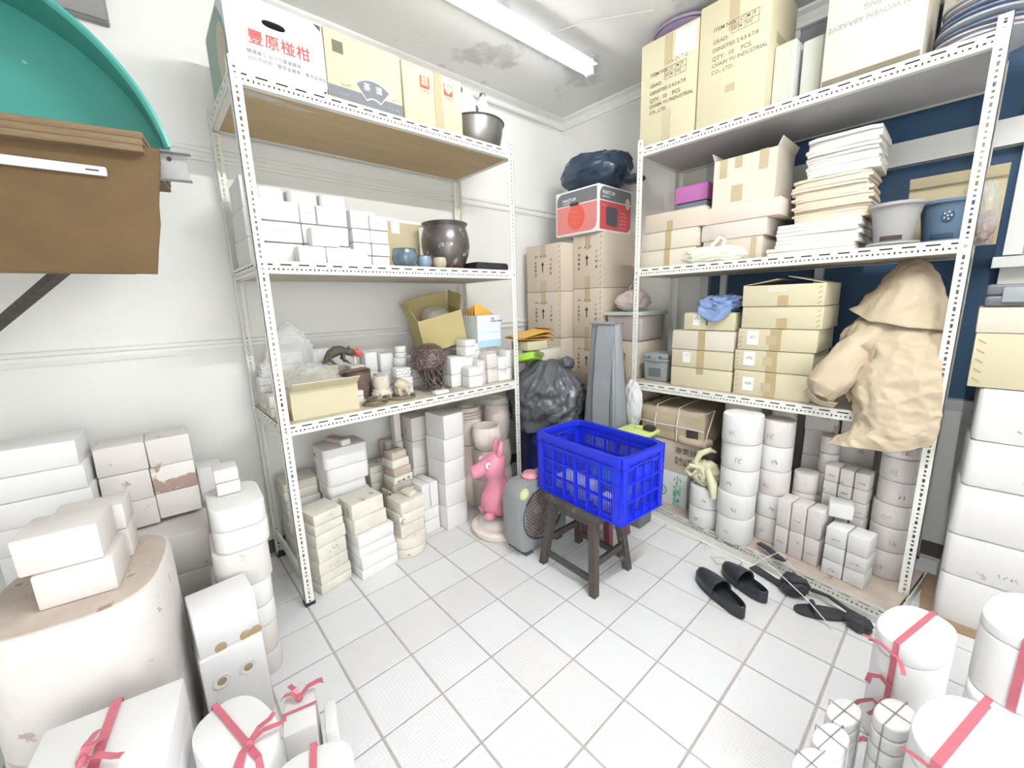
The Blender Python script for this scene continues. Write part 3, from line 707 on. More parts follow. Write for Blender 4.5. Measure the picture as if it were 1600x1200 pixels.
# pale bowls and rings
t = thing('stacked_cup_mould', 'pale yellowed spool-shaped mould with two rings beside open box', 'mould', (-2.17, -.45, Z))
obj('base_ring', MB().lathe([(0, 0), (.052, 0), (.056, .02), (.054, .055), (0, .055)], 28), plasy, t, smooth=True)
obj('band', MB().lathe([(.054, .022), (.062, .024), (.062, .036), (.055, .038)], 28, closed=True), plasy, t, smooth=True)
obj('cup', MB().lathe([(0, .055), (.04, .055), (.05, .08), (.046, .13), (.035, .138), (0, .136)], 28), plasy, t, smooth=True)
mould('small white block between open box and spool mould', -2.315, -.445, Z, .05, .05, .07, plas, group=G3)
for k, (x, y, r) in enumerate(((-2.27, -.57, .062), (-2.235, -.53, .058), (-2.09, -.535, .075))):
    t = thing('bronze_ring', ('nearest bronze bangle ring beside the open box', 'second bronze bangle ring behind the first', 'wide flat bronze ring under the pale animal figurine')[k], 'ring', (x, y, Z+(.0, .014, .0)[k]), 0, 'rings on the third shelf')
    mb = MB(); pp = [(r*math.cos(2*PI*i/32), r*math.sin(2*PI*i/32), .007) for i in range(32)]
    obj('hoop', MB().lathe([(r-.007, .0), (r+.007, 0), (r+.008, .008), (r, .013), (r-.008, .008)], 36, closed=True), mat('ring_bronze', (.30, .25, .15), .45, metal=.3, noise=.3, scale=20), t, smooth=True)
    obj('ornament', MB().box(r-.012, r+.012, -.012, .012, 0, .016), MATS['ring_bronze'], t)
t = thing('animal_figurine', 'pale tan crouching animal figurine on a flat ring', 'figurine', (-2.085, -.535, Z+.014))
fm = mat('figurine_tan', (.66, .57, .44), .7, noise=.2, scale=16)
obj('body', MB().tube([(-.03, .015, .055), (-.012, .01, .065), (.01, 0, .06), (.028, -.005, .05)], [.02, .036, .036, .022], 12), fm, t, smooth=True)
obj('head', MB().tube([(.024, -.008, .056), (.042, -.014, .052), (.055, -.018, .044)], [.022, .02, .010], 10), fm, t, smooth=True)
for x, y in ((-.025, -.02), (-.022, .03), (.024, -.028), (.03, .016)): obj('leg', MB().tube([(x*.8, y*.6, .045), (x, y, .02), (x+.008, y-.004, .004)], [.014, .011, .010], 8), fm, t, smooth=True)
for y in (-.018, .004): obj('ear', MB().tube([(.03, y, .07), (.028, y*1.5, .088)], [.007, .003], 6), fm, t)
o = mould('white block under the dotted block on third shelf', -2.03, -.45, Z, .085, .09, .11, plas, .12, group=G3); scribble(o, (0, -.0465, .06), 'f', .03, .03, inkp, 4, 3, .0007)
t = thing('dotted_block', 'small white block with dark dots on top of another block', 'block', (-2.035, -.44, Z+.111))
obj('body', rbox(.10, .085, .055, .008), plas, t)
for k in range(14): obj('dot', MB().lathe([(0, 0), (.004, 0), (.003, .001), (0, .001)], 8), inkg, t, (-.042+.014*(k % 7), -.0428, .016+.02*(k//7)+.004*(k % 3)), (PI/2, 0, 0))
o = mould('flat white slab lying in front of the jellyfish sculpture', -1.87, -.62, Z, .10, .05, .022, plas, .1, halves=False, group=G3)
# jellyfish sculpture
jm = mat('jelly_brown', (.12, .075, .065), .35, noise=.5, scale=30, col2=(.05, .03, .03), coat=.2); speckle(jm, (.45, .38, .37), 120, .56, .64)
t = thing('jellyfish_sculpture', 'dark brown ceramic jellyfish sculpture with trailing tentacles', 'sculpture', (-1.868, -.50, Z))
bell = MB().lathe([(0, .305), (.04, .30), (.08, .28), (.108, .24), (.118, .20), (.112, .165), (.10, .15), (.09, .165), (.095, .20), (.08, .24), (0, .27)], 32).mesh('bell', True); displace(bell, .006, 30, 4, 1)
obj('bell', bell, jm, t)
rnd = random.Random(11)
for k in range(13):
    a_ = k*2*PI/13; r0 = .085; p = []
    for i in range(9):
        f = i/8; rr_ = r0*(1-.5*f)+.07*max(0, f-.7)*2.4; tw = a_+.55*f+.25*math.sin(f*7+k)
        p.append((rr_*math.cos(tw)+.035*f, rr_*math.sin(tw)-.02*f, .17-.164*min(1, f*1.08)+.006))
    obj('tentacle', MB().tube(p, [.010-.006*i/8 for i in range(9)], 7), jm, t, smooth=True)
for k in range(3):
    obj('oral_arm', MB().tube([(.02*math.cos(k*2.1), .02*math.sin(k*2.1), .2), (.03*math.cos(k*2.1+.5)+.02, .02, .1), (.05*math.cos(k*2.1)+.03, .03*math.sin(k*2.1), .012)], [.016, .013, .008], 8), jm, t, smooth=True)
# tilted open box on white moulds
t = open_carton('open olive cardboard box tilted on white moulds at third shelf', -1.79, -1.48, -.40, -.16, Z+.275, Z+.50, mat('cardboard_olive', (.55, .46, .22), .75, noise=.12, scale=4), (20, 15, None, -8), .10, rot=(R(10), R(-13), R(-14)))
o = obj('plastic_wrap', bag(.20, .16, .15, 6), clear, None, (-1.655, -.285, Z+.375)); tag(o, 'clear plastic wrapping bulging from the olive box', 'plastic wrap')
for k, (x, y, w_, h_, dz) in enumerate(((-1.74, -.20, .12, .20, 0), (-1.60, -.20, .12, .215, 0), (-1.47, -.20, .12, .21, 0))):
    mould(('left', 'middle', 'right')[k]+' one of three white moulds under the olive box', x, y, Z, w_, .16, h_, plas, group=G3)
# white moulds in the right half
mould('white mould right of the jellyfish sculpture', -1.675, -.475, Z, .10, .11, .20, plas, .0, group=G3)
mould('white cube mould resting high beside the olive box', -1.577, -.50, Z+.201, .09, .10, .105, plas, .1, group=G3)
mould('white mould under the high cube mould', -1.577, -.475, Z, .085, .10, .20, plas, group=G3)
mould('small white mould right of the high cube mould', -1.49, -.455, Z+.171, .07, .08, .10, plas, group=G3)
mould('white mould behind the marked small box', -1.49, -.45, Z, .08, .095, .17, plasp, group=G3)
mould('white mould at the front edge left of small box', -1.60, -.59, Z, .11, .09, .13, plas, -.05, group=G3)
t = carton('small open-top white box with dark marks near the front edge', -1.545, -1.483, -.585, -.51, Z, Z+.165, plasp, 'small_box', flaps=False, group=G3)
for k, (x, y, w_, h_) in enumerate(((-1.43, -.55, .09, .20), (-1.345, -.56, .085, .17), (-1.285, -.56, .05, .21))):
    o = mould(('left', 'middle', 'right')[k]+' one of three white moulds at right front of third shelf', x, y, Z, w_-.004, .10, h_, plasp if k == 0 else plas, group=G3); scribble(o, (0, -.0515, h_*.45), 'f', .05, .03, inkp, k+3, 4, .0007)
for k, (x, h_) in enumerate(((-1.40, .235), (-1.31, .23))):
    o = mould(('left', 'right')[k]+' white mould with reddish stain under the blue and white box', x, -.38, Z, .088, .16, h_, (bisque, plasp)[k], group=G3)
# blue and white box with envelopes
bb = mat('box_white_blue', (.78, .83, .87), .5, noise=.03, scale=5)
t = open_carton('white box with pale blue print holding orange envelopes', -1.47, -1.262, -.50, -.28, Z+.237, Z+.46, bb, (None, None, None, None), name='printed_box')
patch(t, 'blue_band', (0, -.111, .025), 'f', .205, .048, mat('print_sky', (.42, .66, .78), .5))
patch(t, 'blue_band', (0, -.111, .105), 'f', .205, .012, mat('print_pale_sky', (.62, .78, .86), .5))
for k in range(4): scribble(t, (-.02+.02*(k % 2), -.1115, .075+.035*k), 'f', .11, .006, mat('print_faint', (.55, .66, .74), .6), k, 9, .0006)
printed(t, '文具\nOFFICE PAPER', (.012, -.1115, .205), 'f', .017, mat('print_navy', (.10, .12, .35), .6))
for k in range(4):
    o = obj('envelope', prism([(-.088, 0), (.088, 0), (.088, .215-.01*k), (-.05+.02*k, .30-.01*k), (-.088, .285-.01*k)], -.002, .002, .0005), orange, None, (-1.366, -.46+.035*k, Z+.245), (PI/2-R(2), 0, 0)); tag(o, ('nearest', 'second', 'third', 'farthest')[k]+' orange envelope standing in the white blue box', 'envelope', 'orange envelopes')
mould('white mould behind the blue and white box', -1.345, -.19, Z, .10, .13, .25, plasp, group=G3)
# ------------------------------------------------------------------ under the left rack: mould stacks on the floor
GF = 'plaster moulds under the left rack'
rd = oval(1, 1, 30)
halfround = [(-1, -1), (.45, -1), (.72, -.92), (.9, -.72), (1, -.4), (1, .4), (.9, .72), (.72, .92), (.45, 1), (-1, 1)]
ss = stack('yellowed mould of the pile right beside the rack post', -2.625, -.53, 0, [(.18, .20, .11), (.17, .19, .075), (.17, .19, .085), (.175, .19, .07), (.165, .18, .05), (.16, .17, .06)], plasy, rz=.25, group=GF, halves=[True, False, False, False, False, False])
scribble(ss[2], (0, -.0965, .045), 'f', .07, .03, inkg, 3, 3, .001); scribble(ss[1], (0, -.0965, .035), 'f', .06, .02, inkp, 8, 3, .001)
stack('big white mould of the front pile right of the post', -2.385, -.56, 0, [(.225, .22, .135), (.22, .21, .13)], plas, rz=.10, group=GF)
stack('yellowed mould on top of the front pile right of the post', -2.395, -.55, .266, [(.20, .17, .085), (.195, .16, .09)], [plasy], rz=.12, group=GF, halves=False)
stack('round mould forming the foot of the third front pile', -2.14, -.575, 0, [(.22, .22, .06), (.225, .225, .065)], plasy, outline=rd, group=GF, halves=False)
ss = stack('square yellowed mould on the round mould foot', -2.135, -.555, .126, [(.17, .16, .075), (.175, .16, .075), (.17, .155, .075)], plasy, rz=.12, group=GF, halves=False)
mould('small plaster plug on the third front pile', -2.11, -.56, .352, .05, .09, .03, plasy, .2, halves=False, group=GF)
mould('lower white box mould left of the tall white column', -1.94, -.43, 0, .125, .17, .172, plas, .10, group=GF)
for k, x in enumerate((-1.972, -1.908)): mould(('left', 'right')[k]+' upright slab of the split white mould before the column', x, -.425, .173, .060, .17, .175, plas, .10, halves=False, group=GF)
stack('white mould of the tall column left of the pink pony', -1.755, -.475, 0, [(.205, .21, .165), (.20, .205, .16), (.20, .20, .165), (.20, .20, .15), (.195, .20, .16)], [plas, plas, plas], rz=.06, outline=halfround, group=GF, halves=False)
stack('tan-white mould of the column behind the tall white column', -1.825, -.225, 0, [(.20, .15, .20), (.21, .16, .19), (.21, .16, .19), (.20, .15, .17)], plasp, group=GF, halves=False)
stack('narrow tan mould left of the columns at the wall', -1.985, -.19, 0, [(.06, .06, .30), (.055, .06, .28), (.05, .055, .22)], plasp, group=GF, halves=False)
# tall stack of white casts with rounded bottoms
mould('dark stained round mould lying behind the white casts', -2.46, -.135, 0, .16, .16, .28, plasd, outline=rd, group=GF)
mould('low yellowed round mould under the white casts', -2.415, -.325, 0, .19, .19, .20, plasy, outline=rd, group=GF)
mould('round white mould with dark band under the white casts', -2.42, -.325, .201, .19, .19, .115, plas, outline=rd, group=GF)
ss = stack('white cast of the tall pile in the rack centre', -2.415, -.325, .317, [(.235, .18, .10), (.235, .18, .075), (.25, .20, .105), (.255, .20, .115)], plas, rz=.05, vbev=.03, group=GF, halves=False)
scribble(ss[0], (.02, -.0915, .05), 'f', .09, .028, ink, 6, 3, .0012); scribble(ss[3], (-.1285, .05, .06), 'l', .05, .02, ink, 7, 3, .001)
o = mould('wooden-looking plaster bridge piece on the tall white pile', -2.42, -.32, .713, .06, .14, .03, plasd, .35, halves=False, group=GF)
mould('small white plug at the end of the bridge piece', -2.405, -.405, .713, .055, .03, .035, plas, .2, halves=False, group=GF)
# back-left stack with writing
ss = stack('marked yellowed mould of the back left corner pile', -2.63, -.17, 0, [(.19, .20, .09), (.19, .20, .10), (.195, .19, .09), (.19, .18, .13), (.19, .18, .11)], [plasy, plas], vbev=.02, group=GF, halves=[False, False, False, True, True])
scribble(ss[1], (.03, -.1015, .05), 'f', .12, .05, ink, 11, 4, .0016); scribble(ss[2], (.03, -.0965, .04), 'f', .10, .04, ink, 12, 3, .0014); scribble(ss[1], (-.1015, 0, .05), 'l', .12, .06, ink, 14, 3, .0016)
# marked moulds at the wall
ss = stack('pale mould of the marked pile at the wall', -2.125, -.16, 0, [(.15, .14, .22), (.16, .14, .12), (.155, .13, .115)], plasy, group=GF)
scribble(ss[1], (.02, -.0715, .06), 'f', .08, .04, ink, 21, 3, .0018)
ss = stack('ribbed clay-stained mould of the leaning pile', -2.085, -.37, 0, [(.16, .14, .33), (.135, .13, .05), (.14, .13, .05), (.13, .12, .055), (.125, .12, .055), (.11, .10, .05)], [plasy, plasd], rz=.12, group=GF, halves=False)
scribble(ss[2], (0, -.066, .025), 'f', .09, .035, ink, 23, 3, .0018)
t = mould('wide white slab mould standing against the wall', -1.92, -.105, .20, .22, .05, .36, plas, halves=False, group=GF); 
mould('tan plaster slab standing behind the wide white slab', -1.945, -.065, .20, .235, .03, .37, plasd, halves=False, group=GF)
mould('low plaster block carrying the wide white slab', -1.93, -.085, 0, .20, .10, .199, plasp, group=GF)
# vases and pots
def vase(label, cx, cy, z0, r, h, prof, m=bisque, name='bisque_vase', cat='vase'):
    t = thing(name, label, cat, (cx, cy, z0), 0, 'pink bisque pots under the left rack')
    pf = [(0, 0)]+[(r*a, h*b) for a, b in prof]+[(r*.55, h*.985), (r*.5, h*.8), (0, h*.7)]
    obj('body', MB().lathe(pf, 32), m, t, smooth=True)
    obj('rim', MB().lathe([(r*prof[-1][0]-.004, h*.985), (r*prof[-1][0]+.002, h*.98), (r*prof[-1][0]+.001, h*1.004), (r*prof[-1][0]-.006, h*1.004)], 32, closed=True), m, t, smooth=True)
    return t
barrel = [(.72, 0), (.86, .15), (.98, .4), (1, .6), (.95, .82), (.82, 1)]
barrel2 = [(.8, 0), (.95, .2), (1, .5), (.93, .85), (.85, 1)]
vase('upper left barrel-shaped pink vase with grooved collar', -1.475, -.345, .47, .095, .285, barrel)
for k in range(3): 
    o = obj('groove_ring', MB().lathe([(.098, 0), (.104, .004), (.098, .008)], 32), bisque, [x for x in bpy.data.objects if x.name == 'bisque_vase'][0], (0, 0, .195+.022*k), (R(-8), 0, 0), True)
vase('lower left pink pot under the grooved vase', -1.475, -.345, .235, .098, .235, barrel2)
vase('lowest left pink pot standing on the floor', -1.475, -.345, 0, .10, .234, barrel2)
vase('upper right barrel-shaped pink vase next to the rack post', -1.225, -.37, .45, .11, .285, barrel)
vase('middle right pink pot next to the rack post', -1.225, -.37, .225, .11, .225, barrel2)
vase('lowest right pink pot next to the rack post', -1.225, -.37, 0, .112, .224, barrel2)
vase('pink pot column piece between the two vase piles', -1.345, -.165, 0, .085, .42, [(.9, 0), (1, .1), (1, .9), (.95, 1)])
vase('pink bisque jar high between the two vase piles', -1.345, -.165, .421, .083, .30, barrel)
o = mould('white lid slab on the right pink vase', -1.245, -.37, .737, .15, .16, .05, plasp, halves=False, group=GF)
t = thing('bisque_mug', 'rounded pink bisque mug bowl standing above the pony', 'mug', (-1.47, -.545, .47))
obj('body', MB().lathe([(0, 0), (.055, 0), (.085, .03), (.105, .085), (.106, .14), (.098, .175), (.088, .175), (.09, .13), (.075, .05), (0, .02)], 36), bisque, t, smooth=True)
obj('rim', MB().lathe([(.087, .172), (.099, .172), (.099, .181), (.088, .181)], 36, closed=True), bisque, t, smooth=True)
stack('pink-white mould of the column behind the pony', -1.455, -.53, 0, [(.16, .14, .12), (.16, .14, .12), (.16, .14, .115), (.16, .14, .114)], [plasp, bisque], group=GF, halves=False, outline=halfround)
# ------------------------------------------------------------------ heap of moulds in the left foreground
GL = 'plaster moulds heaped in the left foreground'
stack('bright white slab of the pile at the far left wall', -3.565, -.42, .40, [(.27, .20, .12), (.27, .20, .115), (.275, .20, .105), (.28, .205, .10), (.28, .21, .095), (.285, .21, .10, -.01, 0)], plasn, rz=-.08, group=GL, halves=False, jit=.004)
mould('large plaster block under the bright white slabs', -3.57, -.40, 0, .30, .26, .399, plasp, group=GL)
t = thing('wooden_board', 'brown plywood board leaning at the far left behind slabs', 'board', (-3.95, -.50, .0)); obj('sheet', rbox(.03, .40, .78, .003), mat('wood_brown', (.34, .19, .10), .6, noise=.4, scale=6, stretch=(1, 1, 6)), t, (0, 0, 0), (0, R(12), 0)); obj('edge_strip', rbox(.034, .404, .03, .003), MATS['wood_brown'], t, (.168, 0, .76), (0, R(12), 0))
# pinkish double pile
stack('pinkish mould of the left column in the double pile', -3.335, -.375, .585, [(.158, .17, .125), (.158, .17, .13), (.16, .17, .125)], plasp, rz=-.03, group=GL, halves=False, jit=.003)
chip = speckle(mat('plaster_chipped', (.83, .79, .75), .85, noise=.1, scale=5, bump=.2, bscale=28), (.42, .30, .26), 7, .52, .55)
stack('mould of the right column in the double pile, chipped', -3.175, -.375, .595, [(.152, .17, .12), (.152, .17, .125), (.152, .17, .125)], [plasp, chip, plasp], rz=-.03, group=GL, halves=False, jit=.003)
stack('round-cornered mould under the pinkish double pile', -3.22, -.50, 0, [(.25, .26, .20), (.25, .26, .19), (.25, .26, .185)], plasp, rz=-.05, vbev=.05, group=GL, halves=False)
mould('tan plaster block in the gap beside the oval mould', -3.42, -.625, 0, .12, .13, .56, plasd, group=GL, halves=False)
mould('white block resting behind the double pile', -3.045, -.28, .58, .10, .13, .17, plas, group=GL, halves=False)
mould('tall tan mould behind the right foreground column', -3.005, -.40, 0, .15, .26, .575, plasd, vbev=.06, group=GL)
# right-hand column
stack('round-cornered mould of the right foreground column', -3.045, -.845, 0, [(.20, .30, .23), (.195, .29, .20, .01, 0), (.19, .29, .155, .02, 0), (.185, .28, .18, .035, 0)], [plasp, plas], rz=-.06, vbev=.06, group=GL, halves=[True, True, False, True])
mould('small pinkish block on top of the right foreground column', -3.02, -.78, .766, .082, .10, .11, plasp, -.05, group=GL)
# big oval mould with blocks on it
ov = oval(1, 1, 44, 3.2)
t = mould('big oval clay-topped mould in the left foreground', -3.44, -1.03, 0, .40, .48, .70, plasp, -.18, outline=ov, group=GL, name='oval_mould', bev=.012)
obj('clay_top', prism([(x*.19, y*.23) for x, y in ov], 0, .004, .001), plasd, t, (0, 0, .699))
ss = stack('block of the small pile on the big oval mould', -3.42, -1.09, .704, [(.165, .16, .105), (.17, .16, .11, -.02, .01)], plasp, rz=-.13, group=GL, halves=False, jit=.002)
engr = mat('scratched_white', (.95, .94, .92), .9)
scribble(ss[1], (.01, -.0815, .05), 'f', .11, .05, engr, 31, 4, .0014)
mould('shorter block behind the small pile on the oval mould', -3.40, -.915, .704, .17, .12, .19, plasp, -.13, group=GL)
# mould with pouring holes
mat('clay_tan', (.42, .31, .18), .8)
def hole(parent, loc, face, r, d, m):
    b = MB().lathe([(r, 0), (r*.75, -d*.35), (r*.35, -d*.8), (0, -d)], 20); o = obj('pouring_hole', b, m, parent, loc, FROT[face], True)
    return o
def funnel(parent, loc, r):
    """countersunk funnel ring with a dark clay throat"""
    obj('funnel', MB().lathe([(r*1.05, 0), (r, .0022), (r*.72, .0012), (r*.45, .0006), (r*.45, 0)], 24, closed=True), plas, parent, loc, FROT['f'], True)
    obj('pouring_hole', MB().lathe([(0, 0), (r*.6, 0), (r*.5, .0014), (0, .0010)], 20), mat('clay_tan', (.42, .31, .18), .8), parent, loc, FROT['f'], True)
mo = mould('upper part of the white mould with pouring holes', -3.125, -1.085, .342, .185, .15, .165, plasn, .05, group=GL, halves=False)
for x in (-.03, .045, .078): obj('notch', MB().lathe([(0, 0), (.018, 0), (.016, .0012), (0, .0012)], 20), MATS['clay_tan'], mo, (x, -.0765, .010), FROT['f'], True)
lo = mould('lower part of the white mould with two funnels', -3.125, -1.095, .0, .19, .16, .34, plasn, .05, group=GL, halves=False)
for x in (-.045, .035): funnel(lo, (x, -.0815, .235), .026)
# ribboned white moulds at the bottom edge
def tied(parent, hx, hy, z0, z1, m, w_=.018, axes='xy', knot=None, off=.0025, cx=0, cy=0):
    for a in axes:
        if a == 'y': p = [(cx, -hy-off, z0), (cx, -hy-off, z1+off), (cx, hy+off, z1+off), (cx, hy+off, z0)]; n = [(0, -1, 0), (0, -.7, .7), (0, .7, .7), (0, 1, 0)]
        else: p = [(-hx-off, cy, z0), (-hx-off, cy, z1+off), (hx+off, cy, z1+off), (hx+off, cy, z0)]; n = [(-1, 0, 0), (-.7, 0, .7), (.7, 0, .7), (1, 0, 0)]
        b = MB(); ribbon_strip(b, p, w_, n); obj('ribbon', b, m, parent)
def bow(parent, loc, m, s=1, seed=0, normal='t'):
    rnd = random.Random(seed)
    k = obj('knot', crumple(.022*s, .022*s, .02*s, seed, .2, 10, 6), m, parent, loc)
    for i in range(4):
        a = rnd.uniform(0, 2*PI) if seed else i*PI/2; L_ = rnd.uniform(.05, .10)*s; b = MB(); d = Vector((math.cos(a), math.sin(a), 0))
        p = [Vector((0, 0, .01*s)), d*L_*.4+Vector((0, 0, .026*s)), d*L_*.8+Vector((0, 0, .02*s)), d*L_+Vector((0, 0, .006*s+rnd.uniform(0, .02)*s))]
        ribbon_strip(b, p, .014*s, (0, 0, 1)); obj('tail', b, m, k)
GT = 'new white moulds tied with red ribbon'
def tied_block(label, cx, cy, hx, hy, h, n, rz=0, outline=None, z0=0, axes='xy', bowat=None, seed=1, vbev=None, twinem=None, w_=.016):
    t = thing('tied_plaster_mould', label, 'mould', (cx, cy, z0), rz, GT)
    z = 0
    for i in range(n):
        hh = h/n
        kk = 1-.012*((i*7) % 3)
        me = prism([(x*hx*kk, y*hy*kk) for x, y in outline], 0, hh-.0025, .005) if outline else rbox(2*hx*kk, 2*hy*kk, hh-.0025, .006, 2, .001, vbev=vbev, seed=i)
        obj('slab', me, plasn, t, (.002*((i*5) % 3-1), .002*((i*3) % 3-1), z)); z += hh
    tied(t, hx, hy, .002, h, twinem or ribbon, w_, axes)
    if bowat: bow(t, bowat, twinem or ribbon, 1, seed)
    return t
tied_block('white slab bundle with red bow at the bottom left', -3.41, -1.53, .138, .145, .50, 5, -.18, axes='y', bowat=(-.02, -.03, .505), seed=4, w_=.022)
tied_block('white oval mould tied with red ribbon beside slab bundle', -3.165, -1.60, .085, .125, .41, 3, .25, oval(1, 1, 32, 2.6), axes='y', bowat=(0, -.08, .412), seed=5)
t = tied_block('narrow white mould pair with red bow left of the tiles', -3.005, -1.545, .045, .07, .30, 3, -.25, axes='x', bowat=(.0, .03, .303), seed=7, w_=.008)
mould('thin white plate leaning on the narrow white mould', -2.935, -1.60, 0, .035, .11, .27, plasn, -.25, halves=False, group=GT)
tied_block('white rounded mould with red ribbon at the bottom edge', -3.05, -1.87, .095, .10, .40, 3, -.3, oval(1, 1, 32, 3.2), axes='y', bowat=None, seed=9)
# ------------------------------------------------------------------ upper left: bracket shelf with half dish
gm = speckle(mat('green_enamel', (.07, .36, .305), .35, noise=.12, scale=3), (.55, .72, .66), 16, .70, .75)
RZ = R(-10)
t = thing('half_round_dish', 'teal green half-round dish standing high on brown boards', 'dish', (-3.06, -.93, 2.03), RZ)
Cx, Cz, r = -.535, -.10, .557
a0, a1 = math.asin(-Cz/r), PI-math.asin(-Cz/r); N_ = 48
arc = [(a0+(a1-a0)*k/N_) for k in range(N_+1)]
obj('back_panel', prism([(Cx+r*math.cos(a), Cz+r*math.sin(a)) for a in arc], 0, .006, 0), gm, t, (0, .20, 0), FROT['f'])
b = MB(); prof = [(.200, 0), (.10, .004), (0, .010), (-.004, .018), (0, .024), (.10, .016), (.200, .010)]   # (depth y, extra radius)
b.loft([[(Cx+(r-.006+dr)*math.cos(a), y, Cz+(r-.006+dr)*math.sin(a)) for y, dr in prof] for a in arc])
obj('rim', b, gm, t, smooth=True)
b = MB(); prof = [(-.006, .012), (-.010, .020), (-.006, .028), (.0, .026), (.0, .014)]
b.loft([[(Cx+(r-.004+dr)*math.cos(a), y, Cz+(r-.004+dr)*math.sin(a)) for y, dr in prof] for a in arc]); obj('rolled_edge', b, gm, t, smooth=True)
brown = mat('fibreboard_brown', (.145, .088, .036), .75, noise=.18, scale=9, bump=.15, bscale=60)
brownl = mat('fibreboard_edge', (.24, .165, .09), .8, noise=.3, scale=12, stretch=(1, 1, 8))
for k in range(3):
    o = obj('fibreboard_slab', rbox(.90, .50, .019, .003), brownl, None, (-3.505+.003*k, -.74+.004*k, 1.971+.0195*k), (0, 0, RZ)); tag(o, ('lowest', 'middle', 'topmost')[k]+' layered brown plank under the green dish', 'plank', 'planks of the bracket shelf')
t = thing('fibreboard_sheet', 'brown fibreboard panel hanging below the green dish', 'panel', (-3.06, -1.035, 1.635), RZ)
me = prism([(-.95, .0), (-.066, -.012), (-.052, .06), (-.035, .14), (-.03, .20), (-.008, .32), (-.005, .36), (-.95, .36)], 0, .012, .001); obj('sheet', displace(me, .001, 10, 2), brown, t, (0, .006, 0), FROT['f'])
obj('bottom_batten', rbox(.80, .02, .016, .002), brownl, t, (-.52, .012, -.012))
ws = obj('white_plastic_strip', rbox(.60, .010, .026, .004), mat('strip_white', (.72, .71, .69), .4), None, (-3.49, -.972, 1.905), (0, R(1.5), RZ)); tag(ws, 'white plastic strip fixed across the brown panel', 'strip')
obj('slot', MB().box(-.014, .014, -.0062, -.005, -.002, .002), ink, ws, (.27, 0, .013))
t = thing('steel_channel', 'galvanised steel channel end sticking out beside the planks', 'channel', (-3.03, -.955, 1.925), RZ)
galv = mat('galvanised', (.45, .44, .44), .45, metal=.4, noise=.25, scale=15)
obj('web', rbox(.075, .004, .085, .001, 1), galv, t); obj('lower_flange', rbox(.085, .03, .004, .001, 1), galv, t, (.002, -.014, 0)); obj('upper_flange', rbox(.095, .03, .004, .001, 1), galv, t, (.004, -.014, .083))
obj('bolt', MB().lathe([(0, 0), (.007, 0), (.006, .004), (0, .004)], 8), blackm, t, (-.008, -.003, .068), FROT['f'])
t = thing('support_strut', 'dark rusty steel strut bracing the shelf to left wall', 'strut', (-3.33, -.90, 1.64))
b = MB(); b.bar((.03, -.05, .03), (-.44, .885, -.30), .03, .022); obj('bar', b, mat('rust_dark', (.13, .11, .10), .8, noise=.5, scale=45), t)
obj('wall_plate', rbox(.06, .012, .10, .002), MATS['rust_dark'], t, (-.44, .887, -.35))
t = thing('grey_wall_box', 'flat grey panel box hanging high on the left wall', 'box', (-3.40, -.022, 2.77))
gb = mat('grey_laminate', (.30, .285, .28), .6, noise=.12, scale=6)
obj('carcass', rbox(.62, .036, .30, .004), gb, t); obj('front_cover', rbox(.61, .012, .29, .003), gb, t, (0, -.024, .005))
# ------------------------------------------------------------------ corner and centre
# cartons of the corner stack, printed
def printed_carton(label, x0, x1, y0, y1, z0, z1, m, group='printed brown cartons in the corner', txt=True):
    t = carton(label, x0, x1, y0, y1, z0, z1, m, 'shipping_carton', tape='', group=group)
    a, b, h = t['dims']
    patch(t, 'tape', (-a-.001, 0, h*.86), 'l', .05, h*.27, tapelt); patch(t, 'tape', (-a-.001, 0, h*.12), 'l', .05, h*.22, tapelt)
    if txt:
        printed(t, '易碎物品', (-a-.001, .105, h*.66), 'l', .026, inkg, line=1.2) if False else None
        for i, c in enumerate('易碎物品'): printed(t, c, (-a-.001, .10, h*(.66-.085*i)), 'l', .024, inkg, name='printed_character')
        for i, c in enumerate('小心輕放'): printed(t, c, (-a-.001, -.075, h*(.70-.095*i)), 'l', .024, inkg, name='printed_character')
        printed(t, 'QTY.    M    PCS.', (-a-.001, .10, h*.79), 'l', .020, inkg)
        obj('printed_arrow', prism([(-.005, 0), (.005, 0), (.005, .055), (.018, .055), (0, .085), (-.018, .055), (-.005, .055)], 0, .0008, 0), ink, t, (-a-.001, .006, h*.42), FROT['l'])
    for k in range(9):
        b2 = MB().box(-.012, .012, -.004, .004, 0, .0008); o = obj('edge_stitch', b2, tapelt, t, (-a-.001, -b+.02, h*(.08+.105*k)), FROT['l']); o.rotation_euler = (__import__('mathutils').Euler(FROT['l']).to_matrix() @ Matrix.Rotation(R(40), 3, 'Z')).to_euler()
    return t
ZC = [.40, .80, 1.20, 1.585, 1.97, 2.35]
for k in range(5):
    z0 = 0 if k == 0 else ZC[k-1]; printed_carton(('lowest', 'second from bottom', 'third from bottom', 'fourth from bottom', 'topmost')[k]+' brown carton of the left corner stack', -.60, -.16, -.50, -.10, z0, ZC[k]-.002, cardpk, txt=k > 1)
for k in range(5):
    z0 = 0 if k == 0 else (.40, .80, 1.20, 1.60)[k-1]; z1 = (.40, .80, 1.20, 1.60, 2.02)[k]
    printed_carton(('lowest', 'second from bottom', 'third from bottom', 'fourth from bottom', 'topmost')[k]+' brown carton of the stack under printer box', -.455, -.03, -.80, -.515 if False else -.505, z0, z1-.002, cardpk, txt=k > 1)
